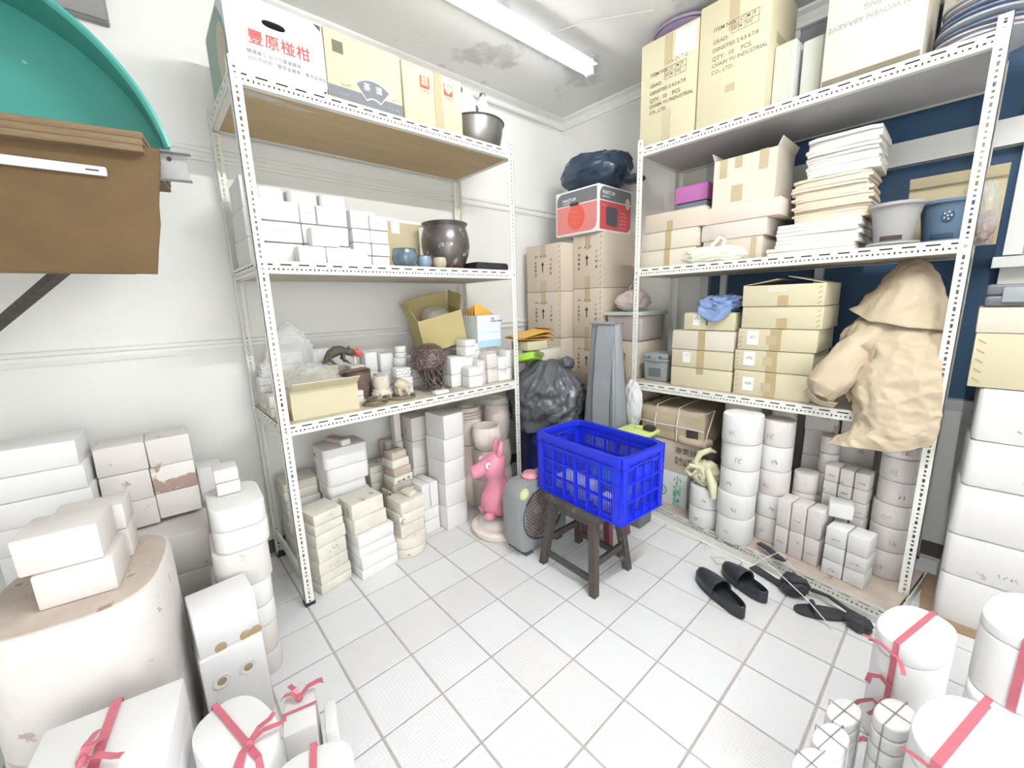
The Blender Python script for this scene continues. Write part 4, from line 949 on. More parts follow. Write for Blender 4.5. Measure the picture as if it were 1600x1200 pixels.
# printer box
pw = mat('printer_box_white', (.83, .83, .84), .45); pg = mat('printer_box_grey', (.20, .20, .21), .5); pr = mat('printer_box_red', (.66, .10, .10), .5); prl = mat('printer_box_pink', (.74, .26, .24), .5)
t = thing('printer_carton', 'red, grey and white printer carton under the navy bag', 'box', (-.265, -.565, 2.022)); a, b, h = .225, .215, .34
obj('body', rbox(2*a, 2*b, h, .004), pw, t)
def rpanel(w_, h_, rtl=.0, rbr=.0, n=8):
    p = [(-w_/2, 0)]
    p += [(w_/2-rbr+rbr*math.sin(k*PI/2/n), rbr-rbr*math.cos(k*PI/2/n)) for k in range(n+1)] if rbr else [(w_/2, 0)]
    p += [(w_/2, h_)]
    p += [(-w_/2+rtl-rtl*math.sin(k*PI/2/n), h_-rtl+rtl*math.cos(k*PI/2/n)) for k in range(n+1)] if rtl else [(-w_/2, h_)]
    return p
for face, w_, at in (('l', 2*b-.03, (-a-.001, 0)), ('f', 2*a-.03, (0, -b-.001))):
    obj('grey_panel', prism(rpanel(w_, .095, .06, 0), 0, .0008, 0), pg, t, (*at, .232), FROT[face])
    obj('red_panel', prism(rpanel(w_, .205, 0, .06), 0, .0008, 0), prl if face == 'l' else pr, t, (*at, .018), FROT[face])
printed(t, 'PANTUM', (-a-.002, b-.075, .285), 'l', .034, pw); printed(t, 'LASER PRINTER', (-a-.002, b-.075, .252), 'l', .012, pw)
printed(t, 'PANTUM', (-a+.045, -b-.002, .305), 'f', .040, pw); printed(t, 'LASER PRINTER', (-a+.045, -b-.002, .262), 'f', .014, pw)
printed(t, '3 in 1', (-a+.04, -b-.002, .212), 'f', .034, prl)
obj('red_disc', prism([(.085*math.cos(k*PI/14), .095*math.sin(k*PI/14)) for k in range(28)], 0, .0006, 0), mat('disc_red', (.78, .13, .09), .5), t, (-a-.002, .0, .13), FROT['l'])
for k in range(3): printed(t, '[ PRINT ]', (-a-.003, .06, .185-.04*k), 'l', .022, prl)
patch(t, 'label', (-a-.0022, .02, .232), 'l', .09, .022, ink)
obj('printer_picture', prism([(-.075, 0), (.06, -.012), (.075, .01), (.075, .115), (.055, .13), (-.06, .135), (-.078, .11)], 0, .0008, 0), mat('picture_dark', (.10, .10, .12), .5), t, (-.055, -b-.002, .055), FROT['f'])
for k in range(5): scribble(t, (.10, -b-.002, .045+.028*k), 'f', .09, .008, pw, k, 6, .0008)
obj('round_badge', prism([(.034*math.cos(k*PI/12), .042*math.sin(k*PI/12)) for k in range(24)], 0, .0008, 0), mat('badge_cream', (.70, .64, .56), .5), t, (.16, -b-.0022, .235), FROT['f'])
t = thing('navy_bag', 'shiny navy plastic bag lying on the printer carton', 'bag', (-.27, -.585, 2.364))
obj('bag', bag(.42, .56, .28, 2, .12, .05), navy, t)
obj('tail', bag(.14, .16, .06, 5), navy, t, (.02, -.33, .0))
# plastic tub on two cartons
t = carton('brown carton with plant picture below the plastic tub', -.44, -.08, -1.135, -.825, .58, 1.185, cardpk, 'carton'); a, b, h = t['dims']
obj('plant_picture', prism([(-.05, 0), (.05, 0), (.06, .1), (.045, .2), (.055, .27), (0, .30), (-.05, .25), (-.04, .15), (-.06, .08)], 0, .0008, 0), mat('picture_olive', (.46, .40, .18), .7, noise=.5, scale=30), t, (-a-.001, .02, .24), FROT['l'])
obj('vase_picture', prism([(-.02, 0), (.02, 0), (.03, .04), (.015, .09), (-.015, .09), (-.03, .04)], 0, .0008, 0), mat('picture_brown', (.22, .12, .07), .7), t, (-a-.002, .02, .22), FROT['l'])
carton('plain brown carton on floor below plastic tub', -.44, -.08, -1.135, -.825, 0, .578, cardpk, 'carton')
t = thing('plastic_tub', 'translucent plastic storage tub with pale green lid', 'tub', (-.26, -.985, 1.187))
tubm = mat('tub_plastic', (.62, .55, .52), .35, alpha=.85)
obj('body', rbox(.33, .29, .20, .02, 3, taper=-.08), tubm, t); obj('lid', rbox(.385, .34, .022, .008), mat('lid_mint', (.58, .66, .62), .4), t, (0, 0, .2)); obj('lid_rim', rbox(.395, .35, .010, .004), MATS['lid_mint'], t, (0, 0, .196))
o = obj('plastic_bag', bag(.28, .22, .15, 12, .2, .07), mat('bag_rosy', (.72, .62, .58), .4), None, (-.27, -.96, 1.411)); tag(o, 'pale rosy crumpled bag on the plastic tub lid', 'bag')
o = obj('bag_handle', MB().tube([(.0, -.03, 0), (0, -.035, .05), (0, 0, .075), (0, .035, .05), (0, .03, 0)], .004, 6), MATS['bag_rosy'], None, (-.30, -.98, 1.545)); tag(o, 'looped handle standing up from the rosy bag', 'handle')
# blue drum with rubbish bag
from mathutils import noise as mnoise
t = thing('blue_drum', 'dark blue plastic drum under the grey rubbish bag', 'drum', (-.925, -.63, 0)); dm = mat('drum_blue', (.012, .018, .10), .35)
obj('body', MB().lathe([(0, 0), (.21, 0), (.225, .02), (.225, .2), (.232, .21), (.232, .235), (.225, .245), (.225, .44), (.232, .45), (.232, .475), (.225, .485), (.225, .66), (.21, .69), (0, .69)], 40), dm, t, smooth=True)
obj('hoop', MB().lathe([(.226, .655), (.236, .66), (.236, .685), (.222, .69)], 40, closed=True), dm, t, smooth=True)
o = obj('drum_fitting', MB().lathe([(0, 0), (.008, 0), (.006, .004), (0, .005)], 10), alu, t, (-.225, .03, .60), FROT['l'])
t = thing('rubbish_bag', 'grey plastic rubbish bag slumped over the blue drum', 'bag', (-.925, -.63, .692))
rg = []
for i in range(50):
    f = i/49; z = -.10+.47*f; r0 = .252+.022*math.sin(f*3.3)-.23*max(0, f-.55)**1.35*2.0; ring = []
    for k in range(130):
        a_ = 2*PI*k/130; q = Vector((math.cos(a_)*1.6, math.sin(a_)*1.6, f*2.2))
        pl_ = .035*math.sin(a_*6+2.5*f+2*mnoise.noise(q))+.07*mnoise.noise(q*1.3)+.10-.22*abs(mnoise.noise(q*1.9+Vector((3, 1, 7))))-.11*abs(mnoise.noise(q*4.1))-.05*abs(mnoise.noise(q*8))
        r_ = max(.02, r0*(1+pl_+(.05 if f < .3 else .05-.02*f))); ring.append((r_*math.cos(a_), r_*math.sin(a_), z+(.03*math.sin(a_*3+1)*(1-f) if f < .25 else 0)+.025*mnoise.noise(q*1.7)*f))
    rg.append(ring)
bb_ = MB(); bb_.loft(rg); me_ = bb_.mesh('bag'); shade(me_, 70); obj('bag', me_, garbage, t); obj('knot', bag(.11, .10, .09, 9, .2, .08), garbage, t, (.10, -.12, .30))
t = carton('lime green flat box on the grey rubbish bag', -1.17, -1.0, -.68, -.52, 1.075, 1.125, mat('lime_print', (.40, .68, .08), .5), 'lime_box'); t.rotation_euler = (R(-14), R(10), R(20)); patch(t, 'label', (0, -.101, .03), 'f', .15, .03, mat('lime_dark', (.20, .30, .08), .6))
t = carton('white flat carton behind the lime green box', -.98, -.74, -.62, -.42, 1.058, 1.148, cardwh, 'white_carton')
carton('small tan carton under the orange envelopes', -1.11, -.90, -.62, -.44, 1.15, 1.215, cardlt, 'small_carton')
for k in range(3):
    t = thing('envelope', ('lower', 'middle', 'upper')[k]+' orange envelope lying on small carton right of rack post', 'envelope', (-1.0, -.51-.01*k, 1.228+.020*k), 0, 'orange envelopes')
    t.rotation_euler = (R(3), R(3-5*k), R(-10+7*k))
    obj('sheet', displace(rbox(.32, .17, .005, .001, 1), .003, 9, k+4, 3), orange, t, (.0, 0, 0)); obj('flap', displace(rbox(.05, .165, .004, .001, 1), .002, 9, k), mat('manila_dark', (.55, .30, .07), .6), t, (.165, 0, .004), (0, R(30), 0))

# grey sheet bundle
t = thing('wrapped_bundle', 'tall bundle wrapped in grey plastic sheet behind the crate', 'bundle', (-.80, -1.085, 0))
b = MB(); rings = []; from mathutils import noise as mnoise
for i in range(25):
    f = i/24; z = 1.34*f; hw = .19-.095*f; hd = .105-.045*f; ring = []
    for k in range(36):
        a_ = 2*PI*k/36; c, s_ = math.cos(a_), math.sin(a_); fold = 1+.13*math.sin(a_*5+2*f)*(1-f*.4)+.05*math.sin(a_*9-3*f)+.16*mnoise.noise(Vector((c*2, s_*2, z*2.2)))
        ring.append((math.copysign(abs(c)**.7, c)*hd*fold, math.copysign(abs(s_)**.7, s_)*hw*fold, z))
    rings.append(ring)
b.loft(rings); obj('sheet', b.mesh('s', True, 30), greybag, t); obj('top_fold', displace(rbox(.15, .19, .02, .006), .004, 14, 1), greybag, t, (0, 0, 1.335), (0, R(4), R(8)))
b = MB(); ribbon_strip(b, [(-.125, -.06, .02), (-.118, -.05, .4), (-.100, -.035, .8), (-.085, -.045, 1.2), (-.066, -.05, 1.33)], .12, (-1, -.25, .1), .004); obj('overlap_flap', b, greybag, t)
# dark bin, green jars, white bag, lime stool
t = thing('black_bin', 'black plastic bin beside the rack under green jars', 'bin', (-.565, -.985, 0)); obj('body', rbox(.18, .22, .74, .015, 3, taper=-.06), blackm, t); obj('lid', rbox(.20, .24, .03, .01), mat('bin_grey', (.16, .17, .18), .45), t, (0, 0, .741))
gj = mat('jar_dark_green', (.05, .09, .075), .3)
t = thing('green_jar', 'dark green double-bulge jar standing on the black bin', 'jar', (-.58, -.955, .772)); obj('body', MB().lathe([(0, 0), (.055, 0), (.075, .03), (.075, .07), (.06, .095), (.07, .12), (.075, .15), (.065, .185), (.045, .20), (0, .20)], 28), gj, t, smooth=True); obj('lid', MB().lathe([(0, .20), (.04, .20), (.04, .212), (0, .215)], 24), gj, t, smooth=True)
o = obj('plastic_bag', bag(.09, .12, .30, 17, .2, .08), bagw, None, (-.665, -1.23, .62)); tag(o, 'white plastic bag hanging at the rack post', 'bag')
t = thing('lime_bin', 'dark bin with a lime green lid seen behind the crate', 'bin', (-.86, -1.385, 0)); lm = mat('lime_plastic', (.60, .72, .24), .4)
obj('body', rbox(.15, .17, .63, .012, 3, taper=-.06), MATS['bin_grey'], t); obj('lid', rbox(.20, .22, .03, .012, 3), lm, t, (0, 0, .63)); obj('lid_handle', rbox(.05, .08, .012, .005), lm, t, (.04, 0, .659))
o = obj('black_cap', rbox(.06, .07, .03, .01), blackm, None, (-.83, -1.455, .661)); tag(o, 'small black cap lying on the lime green lid', 'cup')  # small black cap, modelled as a low block
# wooden stool
t = thing('wooden_stool', 'worn dark wooden stool carrying the blue crate', 'stool', (-1.4925, -1.453, 0))
obj('seat', rbox(.30, .36, .03, .004, 2, .001), stoolw, t, (0.01, 0, .392))
FT = {(-1, 1): (-.148, .190), (-1, -1): (-.166, -.188), (1, -1): (.150, -.183), (1, 1): (.165, .178)}
TP = {k: (k[0]*.105, k[1]*.135) for k in FT}
for k, (fx, fy) in FT.items():
    tx, ty = TP[k]; s = .019
    rg = [[(fx-s, fy-s, 0), (fx+s, fy-s, 0), (fx+s, fy+s, 0), (fx-s, fy+s, 0)], [(tx-s*1.15, ty-s*1.15, .392), (tx+s*1.15, ty-s*1.15, .392), (tx+s*1.15, ty+s*1.15, .392), (tx-s*1.15, ty+s*1.15, .392)]]
    b = MB(); b.loft(rg); obj('leg', b, stoolw, t)
def at(k, z): f = z/.392; return Vector((FT[k][0]*(1-f)+TP[k][0]*f, FT[k][1]*(1-f)+TP[k][1]*f, z))
for k1, k2, z, th in (((-1, 1), (-1, -1), .075, .034), ((1, 1), (1, -1), .075, .034), ((-1, -1), (1, -1), .155, .036), ((-1, 1), (1, 1), .155, .036)):
    b = MB(); b.bar(at(k1, z), at(k2, z), .018, th); obj('stretcher', b, stoolw, t)
for k1, k2 in (((-1, 1), (-1, -1)), ((1, 1), (1, -1)), ((-1, -1), (1, -1)), ((-1, 1), (1, 1))):
    b = MB(); b.bar(at(k1, .368), at(k2, .368), .018, .045); obj('apron', b, stoolw, t)
# crate
t = thing('plastic_crate', 'blue plastic lattice crate on the wooden stool', 'crate', (-1.42, -1.475, .423), R(-4)); CX, CY, CH = .178, .303, .345
def lattice(L_, h_, cols, slots, rows, margin, handle=False):
    holes = []; pw_ = (L_-2*margin)/cols; zs = rows
    for c in range(cols):
        for (z0, z1) in zs:
            if handle and z1 > h_*.72 and cols//2-1 <= c <= cols//2: continue
            for s in range(slots):
                u0 = margin+pw_*c+pw_*(.10+.8*s/slots); holes.append((u0, u0+pw_*.8/slots*.66, z0, z1))
    if handle: holes.append((L_/2-.05, L_/2+.05, h_-.075, h_-.045))
    return flange(L_, h_, holes)
rows = [(.03, .10), (.118, .188), (.206, .268)]
for s in (-1, 1):
    b = MB(); solid_flange(b, lattice(2*CY, CH, 6, 6, rows, .05), lambda u, v, n: (s*(CX-.012+.010*v/CH-n), -CY+u, v), .004); obj('long_wall', plain(b), bluep, t)
    b = MB(); solid_flange(b, lattice(2*CX, CH, 4, 5, rows, .04, True), lambda u, v, n: (-CX+u, s*(CY-.012+.010*v/CH-n), v), .004); obj('short_wall', plain(b), bluep, t)
    for z in (.0, .108, .197, .285):     # outer ribs
        obj('rib', MB().box(min(s*(CX-.012), s*(CX+.004)), max(s*(CX-.012), s*(CX+.004)), -CY+.01, CY-.01, z, z+.006), bluep, t)
        obj('rib', MB().box(-CX+.01, CX-.01, min(s*(CY-.012), s*(CY+.004)), max(s*(CY-.012), s*(CY+.004)), z, z+.006), bluep, t)
    for k in range(7):
        y = -CY+.05+(2*CY-.1)*k/6; obj('upright', MB().box(min(s*(CX-.012), s*(CX+.003)), max(s*(CX-.012), s*(CX+.003)), y-.003, y+.003, 0, .285), bluep, t)
    for k in range(5):
        x = -CX+.04+(2*CX-.08)*k/4; obj('upright', MB().box(x-.003, x+.003, min(s*(CY-.012), s*(CY+.003)), max(s*(CY-.012), s*(CY+.003)), 0, .285), bluep, t)
    for s2 in (-1, 1):
        pts = [(.0, -.05), (.0, -.02), (-.006, -.006), (-.02, 0), (-.05, 0), (-.05, -.006), (-.012, -.012), (-.006, -.05)]
        obj('corner', prism([(s*(CX+.001+x), s2*(CY+.001+y)) for x, y in pts], 0, CH-.003, .001), bluep, t)
b = MB()
outr = oval(CX+.010, CY+.010, 48, 9); inr = oval(CX-.014, CY-.014, 48, 9)
vs = [(x, y, z) for z in (CH-.028, CH) for x, y in outr]+[(x, y, z) for z in (CH-.028, CH) for x, y in inr]; n_ = 48; fs = []
for k in range(n_):
    k2 = (k+1) % n_; fs += [(k, k2, n_+k2, n_+k), (2*n_+k, 3*n_+k, 3*n_+k2, 2*n_+k2), (n_+k, n_+k2, 3*n_+k2, 3*n_+k), (k, 2*n_+k, 2*n_+k2, k2)]
b.add(vs, fs); obj('rim', b, bluep, t, smooth=True)
hs = [(.03+.04*i, .055+.04*i, .03+.04*j, .055+.04*j) for i in range(14) for j in range(8)]
b = MB(); solid_flange(b, flange(2*CY-.03, 2*CX-.03, hs), lambda u, v, n: (-CX+.015+v, -CY+.015+u, .004+n), .005); obj('base', plain(b), bluep, t)
o = obj('plastic_bag', bag(.14, .17, .20, 21, .15, .07), mat('bag_blue', (.05, .22, .62), .3), None, (-1.36, -1.51, .435)); tag(o, 'crumpled bright blue plastic bag inside the crate', 'bag')
o = obj('plastic_bag', bag(.14, .11, .10, 22, .2, .08), clear, None, (-1.37, -1.68, .435)); tag(o, 'clear crumpled bag beside the blue bag in the crate', 'bag')
for k, (x, y, w_, d_, h_, rz) in enumerate(((-1.43, -1.28, .18, .11, .06, .1), (-1.50, -1.62, .11, .14, .05, -.1), (-1.50, -1.45, .11, .12, .09, .1))):
    mould(('left', 'right', 'middle')[k]+' white plaster piece lying inside the blue crate', x, y, .434, w_, d_, h_, plas, rz, halves=False, group='plaster pieces in the crate')
# maroon plastic stool behind
t = thing('maroon_stool', 'small maroon plastic stool behind the wooden stool', 'stool', (-1.13, -1.33, 0)); mm = mat('maroon_plastic', (.22, .07, .09), .5)
obj('seat', rbox(.20, .20, .03, .01), mm, t, (0, 0, .22))
for sx in (-1, 1):
    for sy in (-1, 1): obj('leg', MB().loft([[(sx*.10-.02, sy*.10-.02, 0), (sx*.10+.02, sy*.10-.02, 0), (sx*.10+.02, sy*.10+.02, 0), (sx*.10-.02, sy*.10+.02, 0)], [(sx*.075-.022, sy*.075-.022, .22), (sx*.075+.022, sy*.075-.022, .22), (sx*.075+.022, sy*.075+.022, .22), (sx*.075-.022, sy*.075+.022, .22)]]), mm, t)
# box fan
t = thing('box_fan', 'grey rounded box fan standing behind the wooden stool', 'fan', (-1.515, -1.078, 0), R(-2)); fg_ = mat('fan_grey', (.30, .315, .315), .45, noise=.05, scale=5)
def rrect(w_, h_, r, n=7):
    o_ = []
    for cx, cy, a0_ in ((w_/2-r, h_/2-r, 0), (-w_/2+r, h_/2-r, PI/2), (-w_/2+r, -h_/2+r, PI), (w_/2-r, -h_/2+r, 3*PI/2)):
        o_ += [(cx+r*math.cos(a0_+PI/2*k/n), cy+r*math.sin(a0_+PI/2*k/n)) for k in range(n+1)]
    return o_
b = MB(); oc = rrect(.41, .45, .09); N2 = len(oc); ci = []
for x, y in oc:
    a_ = math.atan2(y, x); ci.append((.165*math.cos(a_), .165*math.sin(a_)))
L2 = [[(x*.97, -.075, y*.97+.23) for x, y in oc], [(x, -.06, y+.23) for x, y in oc], [(x, .06, y+.23) for x, y in oc], [(x*.97, .075, y*.97+.23) for x, y in oc], [(x, .075, y+.23) for x, y in ci], [(x, -.065, y+.23) for x, y in ci], [(x*1.06, -.075, y*1.06+.23) for x, y in ci], [(x*.97, -.075, y*.97+.23) for x, y in oc]]
b.loft(L2, cap=False); obj('housing', b.mesh('h', True, 35), fg_, t)
gr = mat('fan_grille', (.42, .36, .34), .5, metal=.2)
b = MB()
for k in range(-9, 10):
    d = k*.017; L_ = math.sqrt(max(0, .162**2-d**2)); c45 = math.sqrt(.5)
    b.bar((c45*(d-L_), -.068, .23+c45*(d+L_)), (c45*(d+L_), -.068, .23+c45*(d-L_)), .0035, .0035); b.bar((c45*(d-L_), -.066, .23-c45*(d+L_)), (c45*(d+L_), -.066, .23-c45*(d-L_)), .0035, .0035)
g = obj('grille', b, gr, t); g['kind'] = 'stuff'
obj('grille_ring', MB().lathe([(.160, -.004), (.170, -.004), (.170, .004), (.160, .004)], 40, closed=True), mat('fan_dark', (.07, .07, .08), .5), t, (0, -.072, .23), FROT['f'], True)
obj('back_plate', MB().lathe([(0, 0), (.16, 0), (.16, .004), (0, .004)], 32), MATS['fan_dark'], t, (0, .05, .23), FROT['f'])
for k in range(4):
    a_ = k*PI/2+.3; b = MB(); ribbon_strip(b, [(0, 0, .23), (.08*math.cos(a_), 0, .23+.08*math.sin(a_)), (.145*math.cos(a_), 0, .23+.145*math.sin(a_))], .08, (.3, -1, .1), .003); obj('blade', b, mat('fan_blade', (.13, .09, .085), .5), t)
obj('motor_hub', MB().lathe([(0, 0), (.03, 0), (.028, .02), (0, .024)], 20), gr, t, (0, -.005, .23), FROT['f'])
obj('sticker', MB().lathe([(0, 0), (.036, 0), (.036, .001), (0, .001)], 28), mat('sticker_lime', (.62, .66, .22), .5), t, (-.155, -.0745, .40), (PI/2, 0, 0))
obj('sticker_print', MB().lathe([(0, 0), (.022, 0), (.022, .001), (0, .001)], 24), mat('sticker_pale', (.72, .76, .5), .5), t, (-.155, -.0757, .40), (PI/2, 0, 0))
for s in (-1, 1): obj('foot', rbox(.06, .17, .02, .005), MATS['fan_dark'], t, (s*.13, 0, -.0))
o = obj('pink_lid', MB().lathe([(0, 0), (.05, 0), (.055, .01), (.04, .03), (0, .036)], 24), mat('pink_plastic', (.75, .35, .40), .4), None, (-1.56, -1.083, .457), (0, 0, 0), True); tag(o, 'pink plastic lid lying on the box fan', 'saucer')  # loose pink lid on top of the fan
# inflatable toy pony on a round plaster base
t = thing('plaster_disc', 'round plaster turning disc under the pink toy', 'disc', (-1.585, -.80, 0))
obj('plate', MB().lathe([(0, 0), (.168, 0), (.186, .02), (.188, .045), (.174, .058), (0, .06)], 44), bisque, t, smooth=True)
obj('hub', displace(MB().lathe([(0, .06), (.135, .06), (.13, .075), (.105, .10), (.085, .105), (0, .105)], 36).mesh('h', True), .004, 16, 2), plasp, t)
t = thing('toy_pony', 'pink inflatable vinyl toy pony sitting on the disc', 'toy', (-1.585, -.80, .106), math.atan2(.35, -.94))
body = MB(); prof = [(.0, 0, .0, .02), (.005, 0, .03, .085), (.01, 0, .09, .112), (.008, 0, .15, .108), (.0, 0, .21, .085), (.005, 0, .255, .064), (.02, 0, .29, .066), (.035, 0, .33, .082), (.035, 0, .375, .085), (.02, 0, .415, .066), (.01, 0, .44, .03), (.01, 0, .447, .004)]
body.loft([[(x+r_*math.cos(2*PI*k/28), y+r_*.95*math.sin(2*PI*k/28), z) for k in range(28)] for x, y, z, r_ in prof]); obj('body', body, pinkm, t, smooth=True)
obj('muzzle', MB().tube([(.07, 0, .36), (.11, 0, .345), (.145, 0, .33), (.172, 0, .32), (.188, 0, .315)], [.06, .048, .046, .040, .012], 20), pinkm, t, smooth=True)
for s in (-1, 1):
    obj('ear', MB().tube([(.0, s*.035, .42), (-.006, s*.048, .46), (-.012, s*.052, .505), (-.014, s*.05, .53)], [.018, .022, .017, .004], 12), pinkm, t, smooth=True)
    e = obj('eye', MB().lathe([(0, 0), (.021, 0), (.019, .006), (0, .009)], 20), paperw, t, (.085, s*.066, .385), (PI/2*-s, 0, s*R(22)), True)
    obj('pupil', MB().lathe([(0, 0), (.010, 0), (.009, .004), (0, .005)], 16), mat('pupil_grey', (.35, .36, .38), .3), e, (0, 0, .006), (0, 0, 0), True)
    obj('foot', crumple(.075, .06, .05, 2, .03, 16, 10), pinkm, t, (.085, s*.06, .01))
obj('mouth', MB().tube([(.165, -.026, .296), (.15, -.036, .288), (.13, -.042, .29)], .005, 8), paperw, t, smooth=True)
# ------------------------------------------------------------------ right rack, top shelf
Z = RA
def stamp(t, at, big=1):
    a, b, h = t['dims']; y0, z0 = at; s = .030*big
    printed(t, 'ITEM NO.', (-a-.001, y0, z0+.185), 'l', s*.9, inkg); printed(t, 'GRAD:', (-a-.001, y0, z0+.125), 'l', s*.9, inkg)
    printed(t, 'DENSITIES 2.4.5.6.7.8', (-a-.001, y0, z0+.085), 'l', s*.86, inkg); printed(t, 'QTY.  10    PCS.', (-a-.001, y0, z0+.045), 'l', s, inkg)
    printed(t, 'CHAIN YU INDUSTRIAL', (-a-.001, y0, z0+.010), 'l', s*.88, inkg); printed(t, 'CO., LTD.', (-a-.001, y0, z0-.024), 'l', s*.9, inkg)
    b2 = MB()
    for i in range(5): b2.box(i*.033, i*.033+.0016, 0, .064, 0, .0008)
    for j in range(3): b2.box(0, .1336, j*.031, j*.031+.0016, 0, .0008)
    obj('printed_grid', b2, inkg, t, (-a-.001, y0-.095, z0+.118), FROT['l'])
    for i, c in enumerate('XCMF'): printed(t, c, (-a-.001, y0-.102-.033*i, z0+.178), 'l', .022, inkg, name='printed_character')
    for i, c in enumerate(('XF', 'M', 'XX')): printed(t, c, (-a-.001, y0-.100-.033*i, z0+.146), 'l', .018, inkg, name='printed_character')
t = carton('tall carton with white delivery note at top shelf corner', -.60, -.24, -1.537, -1.178, Z+.001, 3.045, cardlt, 'stamped_carton', tape='ud', group='stamped cartons on the top right shelf', tm=tapelt)
stamp(t, (.115, .22)); a, b, h = t['dims']
nt_ = patch(t, 'delivery_note', (-a-.0018, -.105, .50), 'l', .125, .13, paperw, roll=R(-3))
for k in range(6): scribble(t, (-a-.0026, -.105, .455+.017*k), 'l', .10, .008, mat('ink_blue', (.35, .38, .62), .7), k, 8, .0006)
scribble(t, (-a-.001, -.06, .425), 'l', .14, .022, inkg, 5, 5, .0012)
t = carton('tall carton stamped with item table in the top row', -.60, -.20, -1.905, -1.545, Z, 3.075, cardlt, 'stamped_carton', tape='ud', group='stamped cartons on the top right shelf', tm=tapelt)
stamp(t, (.105, .30)); patch(t, 'tape', (0, -t['dims'][1]-.001, .36), 'f', .20, .05, tapelt)
t = thing('round_tray', 'purple-grey round tray lying on the corner carton', 'tray', (-.40, -1.36, 3.046)); pm_ = mat('tray_purple', (.20, .15, .24), .5)
obj('dish', MB().lathe([(0, 0), (.13, 0), (.165, .02), (.18, .055), (.188, .058), (.188, .066), (.174, .064), (.16, .03), (0, .01)], 40), pm_, t, smooth=True); obj('rim', MB().lathe([(.178, .054), (.192, .054), (.192, .07), (.178, .07)], 40, closed=True), mat('tray_rim', (.28, .23, .32), .5), t, smooth=True)
gb_ = mat('board_sage', (.58, .60, .52), .6); gbe = mat('board_white_edge', (.82, .83, .82), .5)
for k, (y0, y1, hh, x) in enumerate(((-2.005, -1.915, .305, -.515), (-2.13, -2.035, .285, -.49))):
    t = thing('flat_box', ('left', 'right')[k]+' thin sage green box standing between the top cartons', 'box', (x+.135, (y0+y1)/2, Z), R(-3), 'sage boxes on the top right shelf'); w_ = y1-y0
    obj('body', rbox(.27, w_, hh, .003), gb_, t); obj('side_sheet', rbox(.268, .006, hh-.004, .001, 1), gbe, t, (0, -w_/2-.003, .002)); obj('cover', rbox(.004, w_-.012, hh-.01, .001, 1), gb_, t, (-.137, .004, .004))
t = thing('grey_bin', 'translucent grey bin behind the sage green boxes', 'bin', (-.115, -2.03, Z)); obj('body', rbox(.12, .21, .50, .012, 3, taper=-.05), mat('bin_bluegrey', (.33, .36, .40), .4), t); obj('rim', rbox(.132, .225, .02, .006), MATS['bin_bluegrey'], t, (0, 0, .49))
t = carton('large pale carton with upside-down print on the top shelf', -.60, -.22, -2.49, -2.145, Z+.004, 3.02, cardwh, 'pale_carton'); a, b, h = t['dims']
printed(t, 'NON WOVEN ABRASIVE', (-a-.001, -.165, .215), 'l', .030, inkp, roll=PI); printed(t, 'FINISHING', (-a-.001, -.10, .258), 'l', .030, inkp, roll=PI)
patch(t, 'gap_shade_strip', (-a-.001, 0, .012), 'l', 2*b-.01, .02, inkg)  # dark strip painted as the shaded gap under the carton
t = carton('pale carton end standing behind the folded sheets', -.25, -.06, -2.70, -2.505, Z, 2.95, cardwh, 'pale_carton'); patch(t, 'tape', (-t['dims'][0]-.001, .04, .25), 'l', .04, .45, tapelt)
fm1 = mat('sheet_slate', (.20, .24, .34), .45, noise=.2, scale=8); fm2 = mat('sheet_rosy_grey', (.50, .46, .47), .5, noise=.15, scale=8); fm3 = mat('sheet_grey', (.42, .45, .49), .5, noise=.15, scale=8)
for k in range(8):
    r = .155-.003*k; m_ = (fm3, fm2, fm1, fm3, fm1, fm1, fm2, fm3)[k]
    o = obj('round_lid', displace(MB().lathe([(0, 0), (r*.9, 0), (r, .008), (r*.98, .017), (r*.6, .021), (0, .022)], 40).mesh('l', True), .004, 9, k), m_, None, (-.443+.006*(k % 3), -2.662+.005*(k % 2), Z+.001+.0235*k), (R(1.2*(k % 2)), R(-1.0*(k % 3)), k*.7)); tag(o, ORD[7-k]+' round grey-blue lid of the pile by the right post', 'bat', 'round lids on the top right shelf')  # pile of round lids, one object each

# ------------------------------------------------------------------ right rack, second shelf
Z = RB
G = 'flat cartons on the second right shelf'
carton('lowest flat cream carton at left end of second right shelf', -.56, -.20, -1.57, -1.19, Z, Z+.107, cardwh, 'flat_carton', tape='l', group=G, strip=.04)
carton('middle flat cream carton at left end of second right shelf', -.56, -.20, -1.575, -1.195, Z+.109, Z+.222, cardwh, 'flat_carton', tape='l', group=G, strip=.04)
t = carton('topmost flat pinkish carton at left end of second right shelf', -.56, -.20, -1.61, -1.215, Z+.224, Z+.340, cardpk, 'flat_carton', group=G); patch(t, 'tape', (-t['dims'][0]-.001, .02, .03), 'l', .04, .06, tapem)
carton('dark blue-grey low box under the purple box', -.42, -.22, -1.56, -1.345, Z+.342, Z+.402, mat('box_slate', (.16, .20, .27), .5), 'low_box', flaps=False)
carton('small purple box on the flat carton pile', -.42, -.22, -1.56, -1.345, Z+.404, Z+.505, mat('box_purple', (.50, .17, .44), .55), 'purple_box')
t = carton('lowest tan flat carton under the tall open carton', -.53, -.20, -1.93, -1.60, Z, Z+.126, cardpk, 'flat_carton', group=G); patch(t, 'tape', (-t['dims'][0]-.001, -.12, .06), 'l', .03, .12, tapelt)
carton('grey-white flat carton second under the tall open carton', -.53, -.20, -1.945, -1.585, Z+.128, Z+.222, mat('cardboard_grey_white', (.68, .63, .57), .7, noise=.06, scale=3), 'flat_carton', group=G)
